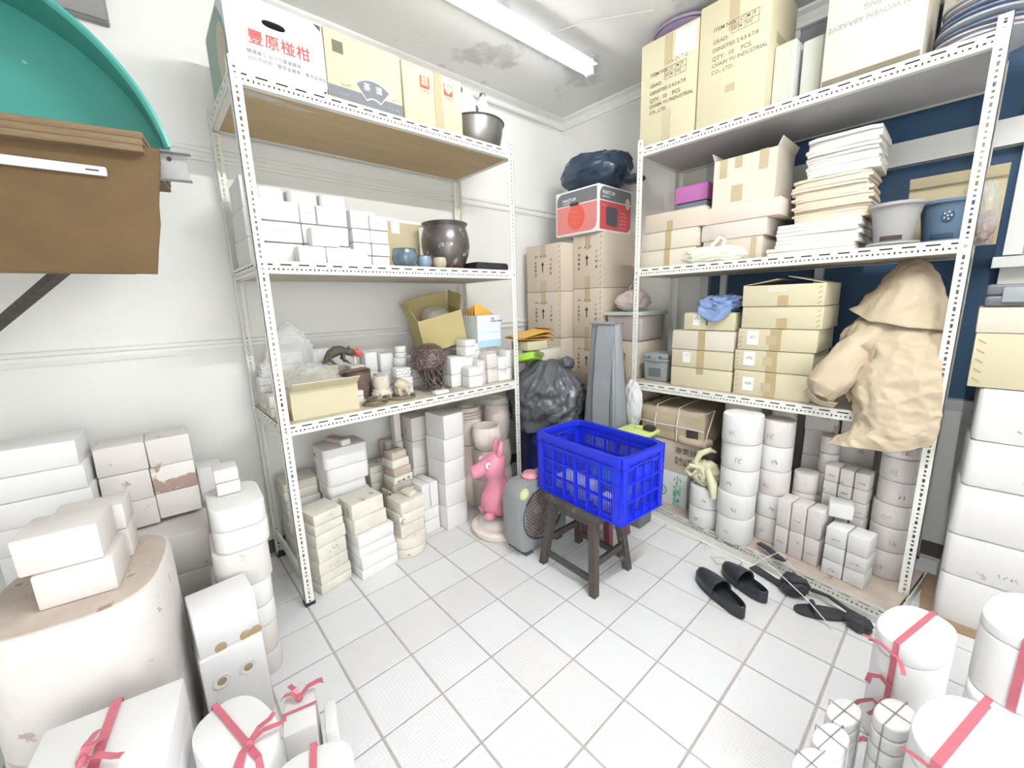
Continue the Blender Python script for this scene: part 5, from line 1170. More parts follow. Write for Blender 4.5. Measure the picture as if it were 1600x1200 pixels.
carton('wide rosy flat carton right under the tall open carton', -.53, -.18, -2.005, -1.605, Z+.224, Z+.316, mat('cardboard_rose_white', (.74, .64, .56), .7, noise=.05, scale=3), 'flat_carton', group=G)
t = open_carton('tall open carton with taped front on second right shelf', -.52, -.22, -1.965, -1.635, Z+.318, Z+.575, cardwh, (None, 12, 25, 20), .05)
for y, z, w_, hh in ((.11, .205, .04, .10), (.03, .225, .04, .06), (-.10, .21, .045, .10), (.03, .06, .06, .09)): patch(t, 'tape', (-.151, y, z), 'l', w_, hh, tapelt)
t = thing('crumpled_bag', 'crumpled white and yellow plastic bag on second shelf edge', 'bag', (-.575, -1.69, Z)); obj('bag', bag(.045, .32, .085, 31, .25, .1), mat('bag_cream', (.80, .80, .66), .4), t); obj('handle', MB().tube([(0, .02, .05), (-.005, .01, .10), (0, -.025, .135), (.004, -.05, .12), (0, -.04, .06)], [.012, .012, .012, .011, .010], 8), MATS['bag_cream'], t, smooth=True)
# stack of octagonal boards
octo = [(-1, -.72), (-.86, -1), (.86, -1), (1, -.72), (1, .72), (.86, 1), (-.86, 1), (-1, .72)]
bw = mat('board_offwhite', (.76, .73, .68), .8, noise=.06, scale=4); bt = mat('board_tan', (.76, .66, .52), .8, noise=.08, scale=4)
rnd = random.Random(5); z = Z+.165
def sheet(label, cx, cy, z, hx, hy, th, m, rz, group): 
    o = obj('packing_board', prism([(x*hx, y*hy) for x, y in octo], 0, th, .001), m, None, (cx, cy, z), (0, 0, rz)); return tag(o, label, 'board', group)
for k in range(15):
    th = rnd.choice((.011, .013, .016)); sheet('tan board in the lower part of the tall board pile', -.33+rnd.uniform(-.012, .012), -2.215+.0015*k+rnd.uniform(-.010, .010), z, .15, .160, th, bt, rnd.uniform(-.03, .03), 'tan boards of the tall pile'); z += th+.0012
for k in range(13):
    th = rnd.choice((.012, .016, .020)); sheet('off-white board in the upper part of the tall board pile', -.33+rnd.uniform(-.012, .012), -2.235+rnd.uniform(-.008, .008), z, .145, .145, th, bw, rnd.uniform(-.04, .04), 'off-white boards of the tall pile'); z += th+.0012
    if z > Z+.565: break
t = thing('wrapped_sheets', 'white sheet bundle in plastic under the tall board pile', 'bundle', (-.36, -2.175, Z+.042))
for k in range(6): obj('sheet', displace(rbox(.34-.006*(k % 3), .36-.01*(k % 2), .019, .003), .001, 10, k), plasn if k % 2 else bw, t, (0, .004*(k % 2), .0197*k), (0, 0, .02*((k % 3)-1)))
t = thing('flat_sheets', 'lowest off-white flat sheets on the second right shelf', 'sheets', (-.37, -2.155, Z))
for k in range(2): obj('sheet', rbox(.37, .38, .0195, .003), bw, t, (0, .008*k, .0205*k), (0, 0, .02*k))
def planter(label, x, y, m, dark, rz=0, motif=False):
    t = thing('clay_stove', label, 'pot', (x, y, Z), rz); t.scale = (.76, .76, .95)
    obj('saucer', MB().lathe([(0, 0), (.11, 0), (.128, .012), (.126, .022), (.11, .022), (0, .018)], 40), m, t, smooth=True)
    obj('body', MB().lathe([(0, .02), (.085, .02), (.092, .03), (.112, .15), (.122, .185), (.136, .19), (.137, .20), (.118, .202), (.106, .16), (.088, .06), (0, .05)], 44), m, t, smooth=True)
    obj('rim', MB().lathe([(.118, .19), (.139, .19), (.139, .204), (.118, .204)], 44, closed=True), m, t, smooth=True)
    b = MB()
    for k in range(8):
        a0_ = PI+(-4+k)*.13; b.add([(.0965*math.cos(q), .0965*math.sin(q), zz) for q, zz in ((a0_, .03), (a0_+.13, .03), (a0_+.13, .05), (a0_, .05))]+[(.102*math.cos(q), .102*math.sin(q), zz) for q, zz in ((a0_, .03), (a0_+.13, .03), (a0_+.13, .05), (a0_, .05))], [(0, 1, 2, 3), (4, 5, 6, 7), (0, 1, 5, 4), (2, 3, 7, 6)])
    obj('vent_slot', b, dark, t)
    if motif:
        a_ = PI+.12; d = obj('motif', MB().lathe([(0, 0), (.03, 0), (.03, .004), (0, .004)], 24), dark, t, (.106*math.cos(a_), .106*math.sin(a_), .13), (PI/2, 0, a_+PI/2))
        for k in range(6): obj('motif_dot', MB().lathe([(0, 0), (.005, 0), (.004, .003), (0, .003)], 10), mat('motif_pale', (.55, .60, .66), .5), d, (.016*math.cos(k*PI/2.5)*(k < 5), .016*math.sin(k*PI/2.5)*(k < 5), .004))
    return t
planter('grey clay stove pot with a vent slot on saucer', -.475, -2.47, mat('clay_grey', (.40, .39, .38), .7, noise=.08, scale=5), ink)
planter('blue-grey clay stove pot with dotted motif by the post', -.33, -2.628, mat('clay_blue', (.12, .19, .28), .55, noise=.1, scale=5), mat('clay_blue_dark', (.03, .06, .11), .5), motif=True)
t = thing('cardboard_sheet', 'tan cardboard sheet standing at the window on second shelf', 'cardboard', (-.115, -2.635, Z)); obj('sheet', rbox(.008, .33, .32, .001, 1), card, t); obj('fold', rbox(.008, .33, .05, .001, 1), card, t, (-.02, 0, .305), (0, R(-25), 0))
t = thing('clear_bag', 'clear plastic bag of pinkish shells behind the right post', 'bag', (-.18, -2.75, Z-.0)); obj('bag', bag(.14, .08, .27, 33, .15, .06), clear, t); obj('contents', displace(crumple(.12, .07, .13, 35, .3, 18, 12), .012, 25, 3), mat('shells', (.55, .40, .36), .7, noise=.5, scale=40), t, (0, 0, .01))

# ------------------------------------------------------------------ right rack, third shelf
Z = RC
t = thing('grey_container', 'small grey plastic container with clipped lid on third right shelf', 'container', (-.42, -1.30, Z)); gc = mat('container_grey', (.30, .34, .34), .4)
obj('body', rbox(.17, .17, .15, .012, 3, taper=-.10), gc, t); obj('rim', rbox(.205, .205, .018, .005), gc, t, (0, 0, .145)); obj('lid', rbox(.19, .19, .035, .01, 3), gc, t, (0, 0, .163)); obj('label', MB().box(-.05, .05, -.0006, .0006, -.012, .012), mat('container_dark', (.14, .16, .16), .5), t, (-.096, 0, .17), (0, 0, PI/2)); obj('clip', rbox(.012, .06, .04, .003), gc, t, (-.105, 0, .145)); obj('panel', rbox(.004, .09, .06, .001, 1), MATS['container_dark'], t, (-.093, 0, .035))
G = 'flat cartons on the third right shelf'
zs = [0, .133, .250, .375]
desc = ('lowest flat carton of the left pile on third right shelf', 'middle flat carton of the left pile with number note', 'upper flat pinkish carton of the left pile')
for k in range(3):
    t = carton(desc[k], -.56, -.22, -1.832, -1.445, Z+zs[k], Z+zs[k+1]-.003, (cardlt, cardlt, cardwh)[k], 'flat_carton', tape='l' if k else 'u', group=G, strip=.045)
    if k == 1: patch(t, 'number_note', (-t['dims'][0]-.002, .09, .065), 'l', .052, .068, paperw); scribble(t, (-t['dims'][0]-.003, .09, .08), 'l', .035, .016, ink, 3, 2, .001)
t = carton('small carton with note and arrow under the blue cloth', -.54, -.26, -1.825, -1.51, Z+.376, Z+.485, cardlt, 'small_carton', group=G); a, b, h = t['dims']
patch(t, 'number_note', (-a-.001, .075, .065), 'l', .045, .07, paperw, roll=R(-4)); scribble(t, (-a-.002, .075, .075), 'l', .03, .02, ink, 5, 2, .001)
obj('printed_arrow', prism([(-.005, 0), (.005, 0), (.005, .035), (.018, .035), (0, .055), (-.018, .035), (-.005, .035)], 0, .0008, 0), inkg, t, (-a-.001, .01, .03), FROT['l'])
t = thing('blue_cloth', 'crumpled light blue cloth on the small carton', 'cloth', (-.44, -1.70, Z+.488)); cl = mat('cloth_blue', (.24, .34, .58), .85, noise=.2, scale=9)
obj('heap', bag(.19, .21, .09, 41, .25, .2), cl, t)
b = MB()
from mathutils import noise as mn
NX, NY = 14, 12; vs = []; fs = []
for i in range(NX+1):
    for j in range(NY+1):
        u = i/NX; v = j/NY; y = .09-.19*u; dz = .07-.13*v*(.55+.45*math.sin(u*PI)); x = -.115-.012*v-.008*math.sin(u*9+v*3)-(.0 if v < .5 else .018*(v-.5)); vs.append((x+.012*mn.noise(Vector((u*6, v*5, 2))), y, dz))
for i in range(NX):
    for j in range(NY): q = i*(NY+1)+j; fs.append((q, q+1, q+NY+2, q+NY+1))
b.add(vs, fs); o = obj('hanging_corner', b.mesh('c', True, 60), cl, t); sm = o.modifiers.new('solid', 'SOLIDIFY'); sm.thickness = .003
o = obj('dark_bag', bag(.16, .18, .15, 43, .2, .08), mat('bag_slate', (.05, .07, .11), .4), None, (-.36, -1.50, Z+.376) if False else (-.17, -1.60, Z+.376)); tag(o, 'dark slate bag behind the blue cloth', 'bag')
zs = [0, .150, .272, .397, .520, .642]
dd = ('lowest flat carton of the right pile with note', 'second lowest flat carton of the right pile with note', 'middle flat carton of the right pile with note', 'fourth flat carton of the right pile without note', 'topmost flat carton of the right pile, flaps ajar')
for k in range(5):
    dy = (0, .004, -.006, -.018, -.014)[k]
    t = carton(dd[k], -.565, -.22, -2.238+dy, -1.848+dy, Z+zs[k], Z+zs[k+1]-.003, cardlt, 'flat_carton', tape='l' if k < 3 else '', group=G, flaps=k < 4, strip=.055); a, b, h = t['dims']
    if k < 3: patch(t, 'number_note', (-a-.002, .115, .07), 'l', .06, .08, paperw); scribble(t, (-a-.003, .115, .075), 'l', .04, .02, ink, k+9, 3, .001); patch(t, 'tape', (-a-.0014, .02, .06), 'l', .05, .05, tapelt)
    if k >= 3: patch(t, 'tape', (-a-.001, -.01, .03), 'l', .05, .055, tapem)
    if k == 4:
        patch(t, 'torn_patch', (-a-.001, .02, .095), 'l', .10, .035, cardwh)
        for s in (-1, 1): obj('flap', MB().box(-a+.002, a-.002, 0, b-.02, 0, .003), cardlt, t, (0, s*b if s < 0 else b, h-.004), (R(14) if s < 0 else R(-14), 0, 0 if s < 0 else 0)) if s < 0 else obj('flap', MB().box(-a+.002, a-.002, -b+.02, 0, 0, .003), cardlt, t, (0, b, h-.004), (R(-10), 0, 0))
    for q in range(4): o = obj('edge_stitch', MB().box(-.010, .010, -.002, .002, 0, .0008), cardin, t, (-a-.001, (-b+.02) if k > 2 else (b-.015), h*(.15+.22*q)), FROT['l']); o.rotation_euler = (__import__('mathutils').Euler(FROT['l']).to_matrix() @ Matrix.Rotation(R(35), 3, 'Z')).to_euler()
# big crumpled kraft paper
def paper(grid, seed, amp, name, parent, sub=3, th=.002):
    """grid: rows of control points; bicubic-ish interpolation by repeated subdivision, with creases"""
    me = bpy.data.meshes.new(name); nr, nc = len(grid), len(grid[0]); vs = [v for r_ in grid for v in r_]; fs = [(i*nc+j, i*nc+j+1, (i+1)*nc+j+1, (i+1)*nc+j) for i in range(nr-1) for j in range(nc-1)]
    me.from_pydata(vs, [], fs); bm = bmesh.new(); bm.from_mesh(me)
    for _ in range(1): bmesh.ops.subdivide_edges(bm, edges=bm.edges, cuts=sub, use_grid_fill=True, smooth=.6)
    bmesh.ops.subdivide_edges(bm, edges=bm.edges, cuts=3, use_grid_fill=True, smooth=.3)
    bm.normal_update()
    for v in bm.verts:
        q = v.co*7+Vector((seed, seed*2, 0)); vd = mn.voronoi(v.co*11+Vector((seed, 0, seed)))[0]; v.co += v.normal*(amp*.8*mn.noise(q)+amp*1.1*(vd[1]-vd[0])-amp*.5+amp*.35*abs(mn.noise(q*4)))
    bm.to_mesh(me); bm.free(); shade(me, 32); o = obj(name, me, kraft, parent); sm = o.modifiers.new('solid', 'SOLIDIFY'); sm.thickness = th
    return o
t = thing('kraft_paper', 'big crumpled brown kraft paper spilling from third right shelf', 'paper', (0, 0, 0))
paper([[(-.34, -2.49, 1.63), (-.36, -2.53, 1.66), (-.38, -2.57, 1.655), (-.40, -2.61, 1.62)],
       [(-.37, -2.44, 1.54), (-.47, -2.50, 1.57), (-.50, -2.585, 1.57), (-.44, -2.655, 1.53)],
       [(-.40, -2.37, 1.45), (-.53, -2.46, 1.45), (-.56, -2.59, 1.44), (-.48, -2.69, 1.44)],
       [(-.42, -2.34, 1.41), (-.57, -2.44, 1.36), (-.595, -2.58, 1.335), (-.53, -2.70, 1.32)]], 1, .016, 'upper_sheet', t)
paper([[(-.30, -2.40, 1.40), (-.36, -2.50, 1.44), (-.44, -2.60, 1.40), (-.46, -2.70, 1.34)],
       [(-.40, -2.32, 1.30), (-.52, -2.40, 1.33), (-.60, -2.56, 1.30), (-.56, -2.70, 1.27)],
       [(-.44, -2.34, 1.19), (-.60, -2.42, 1.20), (-.66, -2.56, 1.18), (-.64, -2.71, 1.17)],
       [(-.55, -2.41, 1.08), (-.64, -2.44, 1.06), (-.70, -2.58, 1.05), (-.67, -2.725, 1.06)],
       [(-.62, -2.44, .98), (-.69, -2.47, .95), (-.72, -2.60, .93), (-.67, -2.735, .97)],
       [(-.64, -2.45, .88), (-.71, -2.48, .84), (-.72, -2.60, .82), (-.67, -2.73, .88)],
       [(-.70, -2.36, .755), (-.74, -2.43, .765), (-.72, -2.58, .775), (-.68, -2.715, .82)]], 4, .026, 'hanging_sheet', t)
b = MB(); path = [(-.44, -2.52, 1.38), (-.50, -2.47, 1.31), (-.57, -2.41, 1.22), (-.615, -2.355, 1.12), (-.655, -2.315, 1.035), (-.665, -2.295, .99)]
b.tube(path, [.05, .075, .085, .088, .075, .05], 22); me = b.mesh('arm', True, 30); displace(me, .02, 9, 3, 4); shade(me, 40); obj('bulging_fold', me, kraft, t)
paper([[(-.62, -2.40, 1.24), (-.64, -2.44, 1.26), (-.64, -2.49, 1.28)], [(-.63, -2.40, 1.13), (-.60, -2.44, 1.14), (-.65, -2.48, 1.17)], [(-.63, -2.39, 1.04), (-.60, -2.42, 1.01), (-.64, -2.45, 1.05)], [(-.63, -2.395, .99), (-.61, -2.41, .965), (-.63, -2.43, .985)]], 8, .012, 'middle_fold', t)
paper([[(-.68, -2.25, 1.03), (-.72, -2.31, .985), (-.70, -2.38, .975)], [(-.64, -2.225, 1.0), (-.68, -2.28, .955), (-.67, -2.36, .94)]], 9, .008, 'torn_edge', t)
# ------------------------------------------------------------------ under the right rack: low platform
PR = R(-8.1)
t = thing('low_platform', 'low slotted steel platform lying under the right rack', 'platform', (-.735, -1.965, 0), PR)
obj('board', MB().box(.006, .53, -.735, .735, .030, .046), plasd, t)
obj('rail', rail_mesh(1.50, 'y', 1), steel, t, (0, -.75, .0585)); obj('rail', rail_mesh(1.50, 'y', -1), steel, t, (.54, -.75, .0585))
for y, s in ((-.75, 1), (.75, -1)): obj('rail', rail_mesh(.53, 'x', s), steel, t, (.005, y, .0585))
b = MB(); b.box(-.075, -.05, -.75, .55, .0, .004).box(-.0525, -.05, -.75, .55, .0, .04); obj('loose_angle', b, steel, t)
PZ = .0465
def pl(lx, ly):     # platform coordinates to the room: lx from the front rail inwards, ly along the rail (towards the corner +)
    c, s_ = math.cos(PR), math.sin(PR); return (-.735+c*lx-s_*ly, -1.945+s_*lx+c*ly)
GR = 'round plaster moulds under the right rack'
def cyl(desc, x, y, sizes, m=plas, z0=PZ, ol=None, marks=True, rz=0):
    ss = stack(desc, x, y, z0, sizes, m, outline=ol or oval(1, 1, 36, 2.3), halves=False, group=GR, jit=.004, bev=.008, rz=rz)
    if marks:
        for i, o in enumerate(ss): scribble(o, (-sizes[i][0]/2-.0006, .02*(-1)**i, sizes[i][2]*.4), 'l', .03, .03, mat('clay_mark', (.45, .36, .30), .8), i+len(desc), 3, .0012)
    return ss
cyl('round white mould in the short pile under the yellow bag', -.625, -1.755, [(.19, .19, .135), (.19, .19, .135)])
cyl('round white mould in the tall front pile under right rack', -.665, -1.955, [(.20, .20, .165), (.20, .20, .15), (.198, .20, .15), (.20, .20, .16), (.205, .205, .165)])
cyl('round mould in the tall pile right behind the front pile', -.515, -2.095, [(.165, .165, .16), (.165, .165, .14), (.163, .165, .15), (.165, .165, .15), (.163, .163, .15)], [plasp, plas])
cyl('round mould in the half-hidden pile left behind the front pile', -.43, -1.87, [(.20, .20, .20), (.20, .20, .20), (.20, .20, .20), (.20, .20, .20)], plasp, marks=False)
cyl('narrow tan mould in the pile behind the round piles', -.36, -2.08, [(.14, .12, .20), (.14, .12, .20), (.14, .12, .20), (.13, .12, .2)], plasp, ol=oval(1, 1, 28, 5), marks=False)
cyl('small round mould in the pile beside the tall round piles', -.455, -2.24, [(.115, .115, .12), (.12, .12, .12), (.118, .118, .09), (.118, .118, .12)], plasp, marks=False)
cyl('small round mould in the pile behind the block group', -.352, -2.315, [(.095, .095, .15), (.095, .095, .15), (.093, .093, .14), (.093, .093, .12), (.093, .093, .10)], plasp, marks=False)
cyl('large round mould in the pile beside the rack post', -.44, -2.625, [(.19, .165, .15), (.19, .165, .13), (.185, .165, .125), (.185, .16, .125), (.18, .16, .12), (.18, .16, .09)], plasp)
GB = 'square plaster moulds under the right rack'
for j, (y, m_) in enumerate(((-2.225, plasp), (-2.395, plasp))):
    ss = stack(('left', 'right')[j]+' pile of square moulds against the window wall, block', -.22, y-.03, PZ, [(.16, .16, .17), (.16, .16, .17), (.16, .16, .16), (.155, .16, .16), (.16, .16, .155)], m_, halves=False, group=GB, jit=.003)
    for i, o in enumerate(ss): scribble(o, (-.0815, -.02, .08), 'l', .035, .025, MATS['clay_mark'], i+j*7, 3, .0012)
# block groups at the front
def grid_blocks(desc, x, ys, rows, dx, m, rz=PR):
    z = PZ
    for r_, hh in enumerate(rows):
        for k, (y0, y1) in enumerate(ys):
            where = ('lowest', 'second', 'third', 'fourth', 'fifth')[r_]+' row '+(('left', 'middle', 'right')[k] if len(ys) == 3 else ('left', 'right')[k])
            o = mould(f'{where} block of {desc}', x-.14*((y0+y1)/2+2.2)*-1+dx/2, (y0+y1)/2, z, dx, abs(y1-y0)-.003, hh-.0015, m, rz+random.uniform(-.01, .01), halves=False, group=GB, bev=.006)
            if (r_+k) % 2 == 0: scribble(o, (-dx/2-.0006, 0, hh*.4), 'l', .035, .014, inkg, r_*3+k, 4, .0007)
        z += hh
grid_blocks('the front left group beside round piles', -.645, ((-2.165, -2.235), (-2.237, -2.31), (-2.312, -2.385)), (.155, .165), .12, plasp)
grid_blocks('the front right group before the round pile', -.665, ((-2.405, -2.495), (-2.497, -2.585)), (.085, .085, .10), .12, plas)
o = mould('loose white block lying on the front left group', -.575, -2.43, .345, .10, .10, .075, plas, .2, halves=False, group=GB)
grid_blocks('the raised middle group behind the front blocks', -.475, ((-2.335, -2.40), (-2.402, -2.465), (-2.467, -2.53)), (.165, .115, .085, .075, .09), .10, plasp)
# cartons and kraft bundle at the left end
t = carton('white carton with green lettering on the low platform', -.56, -.16, -1.60, -1.23, PZ, .298, mat('carton_white', (.76, .78, .76), .6, noise=.04, scale=4), 'white_carton'); a, b, h = t['dims']
for i, c in enumerate('小心輕放'): printed(t, c, (-a-.001, -.085, .232-.056*i), 'l', .062, greenink, name='printed_character')
obj('round_emblem', MB().lathe([(.034, 0), (.042, 0), (.042, .0008), (.034, .0008)], 30, closed=True), greenink, t, (-a-.001, .0, .10), FROT['l'])
obj('emblem_core', MB().lathe([(0, 0), (.024, 0), (.024, .0008), (0, .0008)], 24), mat('green_pale', (.45, .58, .50), .7), t, (-a-.001, .0, .10), FROT['l'])
t = carton('tan carton with three dark characters under kraft bundle', -.55, -.16, -1.665, -1.23, .30, .525, cardpk, 'tan_carton'); a, b, h = t['dims']
printed(t, '南笑妹', (-a-.001, -.05, .185), 'l', .052, inkg); printed(t, '食品公司\n手工製作', (-a-.001, -.05, .115), 'l', .030, inkg)
t = thing('kraft_bundle', 'kraft paper parcel tied with white string under third shelf', 'parcel', (-.37, -1.455, .527))
me = displace(rbox(.39, .48, .23, .03, 3), .016, 8, 3, 9, True); shade(me, 25); obj('parcel', me, kraft, t)
st = mat('string_white', (.80, .78, .72), .7)
for y in (-.06, .10): obj('string', MB().tube([(-.206, y, .01), (-.212, y, .12), (-.18, y, .240), (0, y, .248), (.19, y, .235)], .004, 6), st, t)
obj('string', MB().tube([(-.212, -.245, .115), (-.216, -.1, .118), (-.216, .1, .112), (-.21, .245, .118)], .004, 6), st, t)
obj('string_loop', MB().tube([(-.18, -.24, .225), (-.1, -.26, .24), (-.20, -.262, .10), (-.20, -.25, .0)], .004, 6), st, t)
obj('torn_hole', displace(rbox(.006, .08, .06, .002), .004, 20, 2), ink, t, (-.204, -.165, .045))
obj('loose_flap', displace(rbox(.10, .20, .05, .015, 2), .012, 12, 4, 4), kraft, t, (-.17, -.17, .0))
t = thing('yellow_bag', 'knotted pale yellow plastic bag on the short round pile', 'bag', (-.635, -1.75, .318)); yb = mat('bag_yellow', (.76, .74, .50), .35, noise=.1, scale=9)
obj('bag', bag(.13, .14, .15, 51, .2, .1), yb, t)
for p, r in (([(-.03, .02, .10), (-.05, .05, .15), (-.03, .03, .21), (0, -.02, .24), (.02, -.05, .22)], [.02, .018, .022, .018, .008]), ([(-.05, .02, .12), (-.075, .07, .13), (-.07, .10, .09), (-.06, .07, .06), (-.06, .04, .09)], [.012]*5), ([(-.05, -.03, .12), (-.085, -.075, .05), (-.085, -.09, -.04)], [.022, .026, .018])):
    obj('handle', displace(MB().tube(p, r, 12).mesh('h', True), .006, 22, 2), yb, t)
# loose white string on the floor
for k, p in enumerate(([(-.86, -1.86, .006), (-.80, -1.92, .07), (-.83, -2.05, .03), (-.90, -2.10, .006), (-.84, -2.16, .07), (-.76, -2.22, .11), (-.86, -2.34, .08), (-.98, -2.42, .006), (-.93, -2.55, .006), (-.98, -2.62, .006)], [(-.82, -2.12, .09), (-.94, -2.26, .102), (-1.03, -2.42, .07), (-1.06, -2.52, .006)], [(-.90, -1.92, .006), (-.95, -1.97, .006), (-.90, -2.02, .006), (-.86, -1.97, .006), (-.90, -1.93, .009)])):
    o = obj('white_string', MB().tube(p, .0025, 6), st, None, smooth=True); tag(o, ('long white string trailing along the platform front edge', 'straight white string crossing the black straps', 'small loop of white string before the platform')[k], 'string')
# black sandals heap
def strap(label, pts, w_, th, cat='strap'):
    b = MB(); ribbon_strip(b, pts, w_, (0, 0, 1), th); me = b.mesh('s', True, 50); o = obj('black_strap', displace(me, .003, 20, 3), mat('rubber_black', (.045, .047, .055), .5), None); return tag(o, label, cat)  # bent strip of black rubber strap
strap('long black strap lying on the platform rail', [(-.70, -2.10, .075), (-.735, -2.16, .085), (-.78, -2.22, .08), (-.80, -2.26, .09)], .03, .012)
strap('grey-black flat strap on the floor at the platform', [(-.84, -2.12, .004), (-.86, -2.17, .006), (-.88, -2.23, .004), (-.90, -2.28, .006)], .05, .008)
t = thing('black_sandal', 'crumpled black sandal upper resting against the platform', 'sandal', (-.91, -2.33, .0)); rb = MATS['rubber_black']
obj('upper', bag(.10, .11, .09, 61, .2, .1), rb, t); obj('strap', MB().tube([(-.03, .04, .06), (-.05, .0, .10), (-.01, -.045, .095), (.02, -.06, .05)], [.012, .014, .014, .012], 10), rb, t, smooth=True)
t = thing('black_sandal', 'flattened black sandal lying under the white string', 'sandal', (-.985, -2.46, .0), R(35)); obj('sole', prism([(x*.045, y*.11) for x, y in oval(1, 1, 28, 2.4)], 0, .016, .004), rb, t); obj('strap', MB().tube([(-.042, .03, .014), (-.02, .035, .045), (.02, .03, .045), (.042, .02, .014)], [.010, .012, .012, .010], 10), rb, t, smooth=True)
o = obj('black_scrap', displace(crumple(.08, .10, .055, 64, .3, 18, 10), .008, 18, 3), rb, None, (-.965, -2.60, 0)); tag(o, 'small black rubber scrap by the tied moulds', 'scrap')
strap('thin black strap behind the flattened sandal', [(-.87, -2.40, .03), (-.89, -2.47, .045), (-.92, -2.55, .035), (-.90, -2.62, .012)], .022, .008)
# slippers
def slipper(label, toe, heel, w_, mirror=1):
    toe = Vector((*toe, 0)); heel = Vector((*heel, 0)); L_ = (toe-heel).length; ang = math.atan2(toe.y-heel.y, toe.x-heel.x)
    t = thing('black_slipper', label, 'slipper', (heel+toe)/2, ang, 'black slippers'); sm_ = mat('slipper_black', (.035, .04, .048), .42, noise=.15, scale=12)
    ol = []
    for k in range(40):
        a_ = 2*PI*k/40; x = math.cos(a_); wv = (.86+.14*x+.10*math.sin(a_)*mirror*x); ol.append((L_/2*x, w_/2*math.copysign(abs(math.sin(a_))**.8, math.sin(a_))*wv))
    obj('sole', prism(ol, 0, .024, .006), sm_, t)
    obj('footbed', prism([(x*.90, y*.84) for x, y in ol], .024, .028, .002), mat('slipper_inner', (.022, .026, .032), .6), t)
    rim = MB(); rr = []
    for x, y in ol: 
        h_ = .046+.018*max(0, -x/(L_/2)); rr.append([(x, y, .020), (x*1.005, y*1.01, h_), (x*.965, y*.93, h_+.003), (x*.92, y*.86, .024)])
    rr.append(rr[0]); rim.loft(rr, cap=False); obj('side_wall', rim.mesh('r', True, 50), sm_, t)
    up = MB(); rings = []
    for i in range(11):
        f = i/10; x = -.02*L_+ (.50*L_)*f; wv = [w_*.49*math.sqrt(max(0.02, 1-(max(0, (x/(L_/2)))**2.6)))][0]; hh = .078-.030*f**1.6 if f < .93 else .042
        rings.append([(x, wv*math.cos(PI*k/14)*1.02, .030+hh*max(0, math.sin(PI*k/14))**.8*.85) for k in range(15)])
    n = 15; vs = [v for q in rings for v in q]; fs = [(i*n+k, i*n+k+1, (i+1)*n+k+1, (i+1)*n+k) for i in range(10) for k in range(n-1)]
    vs.append((L_*.495, 0, .028)); c = len(vs)-1; fs += [(10*n+k, 10*n+k+1, c) for k in range(n-1)]
    up.add(vs, fs); o = obj('upper', up.mesh('u', True, 60), sm_, t); q = o.modifiers.new('solid', 'SOLIDIFY'); q.thickness = .005
    obj('instep_edge', MB().tube(rings[0], .0045, 8), sm_, t, smooth=True)
    return t
slipper('left black clog slipper with closed toe on the tiles', (-1.128, -1.945), (-1.285, -2.225), .115, 1)
slipper('right black clog slipper with closed toe on the tiles', (-.985, -2.02), (-1.095, -2.265), .112, -1)
# ------------------------------------------------------------------ right of the right rack
GS = 'big moulds stacked right of the rack'
ss = stack('big white mould of the stack right of the rack post', -.455, -3.0, .0, [(.35, .36, .235), (.35, .36, .20), (.355, .365, .235), (.35, .36, .20), (.345, .355, .225)], plas, rz=.02, group=GS, halves=False, jit=.006, bev=.012, vbev=.025)
for i in (1, 2, 3, 4): scribble(ss[i], (-.177, .03-.04*(i % 2), .06), 'l', .06, .02, inkp, i+3, 4, .0012)
ss = stack('big white mould of the second stack behind the first', -.16, -3.02, 0, [(.20, .36, .36), (.20, .36, .36), (.20, .36, .36)], plasp, group=GS, halves=False)
t = carton('tan carton on the big white moulds', -.62, -.28, -3.13, -2.79, 1.098, 1.322, cardlt, 'tan_carton'); patch(t, 'tape', (-t['dims'][0]-.001, -.10, .11), 'l', .07, .22, tapelt)
for q in range(5): o = obj('edge_stitch', MB().box(-.014, .014, -.003, .003, 0, .0008), cardin, t, (-t['dims'][0]-.001, t['dims'][1]-.02, .03+.04*q), FROT['l']); o.rotation_euler = (__import__('mathutils').Euler(FROT['l']).to_matrix() @ Matrix.Rotation(R(-35), 3, 'Z')).to_euler()
carton('flat rosy carton under the grey tool case', -.62, -.26, -3.14, -2.785, 1.324, 1.425, cardwh, 'flat_carton')
t = thing('tool_case', 'dark grey plastic tool case lying on cartons at right', 'tool case', (-.42, -2.965, 1.427)); tc_ = mat('case_grey', (.16, .17, .19), .4); tcl = mat('case_light', (.34, .36, .38), .4)
obj('lower_shell', rbox(.30, .34, .045, .012, 3), tc_, t); obj('upper_shell', rbox(.30, .34, .045, .012, 3), tc_, t, (0, 0, .046)); obj('latch', rbox(.016, .07, .06, .004), tcl, t, (-.153, .09, .018)); obj('latch', rbox(.016, .07, .06, .004), tcl, t, (-.153, -.09, .018)); obj('handle', MB().tube([(-.15, .045, .045), (-.19, .04, .045), (-.19, -.04, .045), (-.15, -.045, .045)], .008, 8), tc_, t, smooth=True)
t = obj('hardboard_sheet', rbox(.46, .50, .010, .002), mat('hardboard', (.42, .29, .18), .8, noise=.3, scale=8), None, (-.46, -3.02, -.0) , (0, 0, .02)); tag(t, 'brown hardboard sheet on the floor under big moulds', 'board')
for o in ss: pass
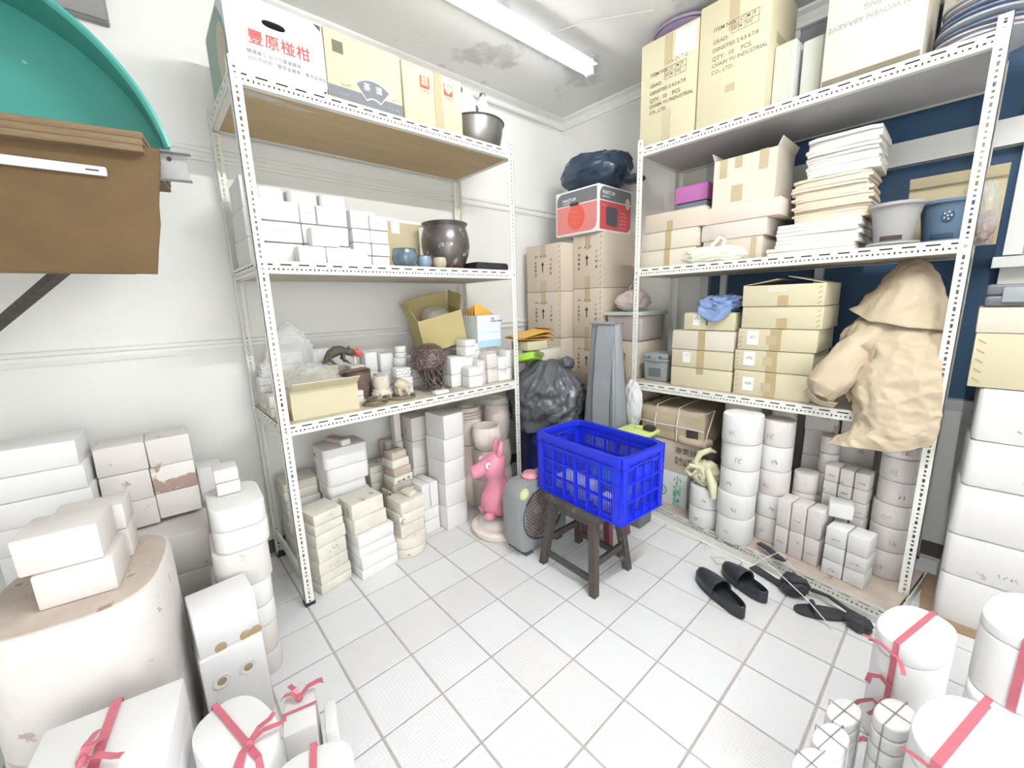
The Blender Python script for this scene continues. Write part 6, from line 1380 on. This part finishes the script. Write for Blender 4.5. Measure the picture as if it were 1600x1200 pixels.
# ------------------------------------------------------------------ tied moulds in the right foreground
def tied_oval(label, cx, cy, hx, hy, h, rz, z0=0, groove=.12, rib=False, p=2.5, axes='x', mtl=None, w_=.016, bowat=None, seed=1, cx_off=0):
    t = thing('tied_oval_mould', label, 'mould', (cx, cy, z0), rz, 'tied moulds in the right foreground'); ol = oval(1, 1, 44, p)
    parts = ((0, h*.84, 'body'), (h*.845, h, 'lid')) if not rib else ((0, h*.40, 'body'), (h*.41, h*.62, 'band'), (h*.63, h*.82, 'band'), (h*.83, h, 'lid'))
    for i, (z0_, z1_, nm) in enumerate(parts):
        k = 1.0 if not rib else (1.0, .985, .975, .95)[i]
        obj(nm, prism([(x*hx*k, y*hy*k) for x, y in ol], z0_, z1_, .006, 3), plasn, t)
    tied(t, hx, hy, .004, h, mtl or ribbon, w_, axes, cy=cx_off if axes == 'x' else 0)
    if bowat: bow(t, bowat, mtl or ribbon, .9, seed)
    return t
A = R(-15)
t = tied_oval('tall oval mould with red ribbon nearest the rack foot', -1.42, -2.775, .135, .085, .40, A, bowat=(-.137, 0, .345), seed=3)
for k in range(3):
    b = MB(); ribbon_strip(b, [(-.139, .0, .24-.05*k), (-.15, (.02, .012, .03)[k], (.265, .17, .165)[k]), (-.154, (.045, .02, .06)[k], (.25, .13, .13)[k]), (-.15, (.05, .035, .075)[k], (.215, .10, .10)[k])], (.016, .010, .012)[k], (-1, 0, 0)); obj('loose_end', b, ribbon, t)
tied_oval('upper oval mould with red ribbon at the right edge', -1.235, -3.02, .155, .10, .245, A, .232, seed=5, cx_off=-.02, w_=.02)
tied_oval('lower wide oval mould under the upper one at right', -1.255, -3.03, .18, .11, .23, A, 0, seed=6, cx_off=.04, w_=.018)
tied_oval('large oval mould with red ribbon at the bottom right corner', -1.80, -2.905, .15, .10, .40, A, seed=8, cx_off=.02, w_=.02, bowat=(-.152, 0, .35))
for k, (x, y, lab) in enumerate(((-1.715, -2.655, 'farthest of three small ribbed oval moulds tied with twine'), (-1.842, -2.645, 'middle of three small ribbed oval moulds tied with twine'), (-1.968, -2.625, 'nearest of three small ribbed oval moulds tied with twine'))):
    tied_oval(lab, x, y, .066, .038, .20, A, rib=True, axes='xy', mtl=twine, w_=.003)
t = tied_oval('ribbed oval mould tied with twine beside the large oval', -1.672, -2.765, .072, .044, .25, A, rib=True, axes='xy', mtl=twine, w_=.003)
o = obj('ribbon_scrap', MB().tube([(0, 0, .004), (.03, -.02, .012), (.05, -.05, .006), (.07, -.05, .014)], .005, 6), ribbon, None, (-1.60, -2.68, 0), smooth=True); tag(o, 'loose red ribbon scrap between the small moulds', 'ribbon')
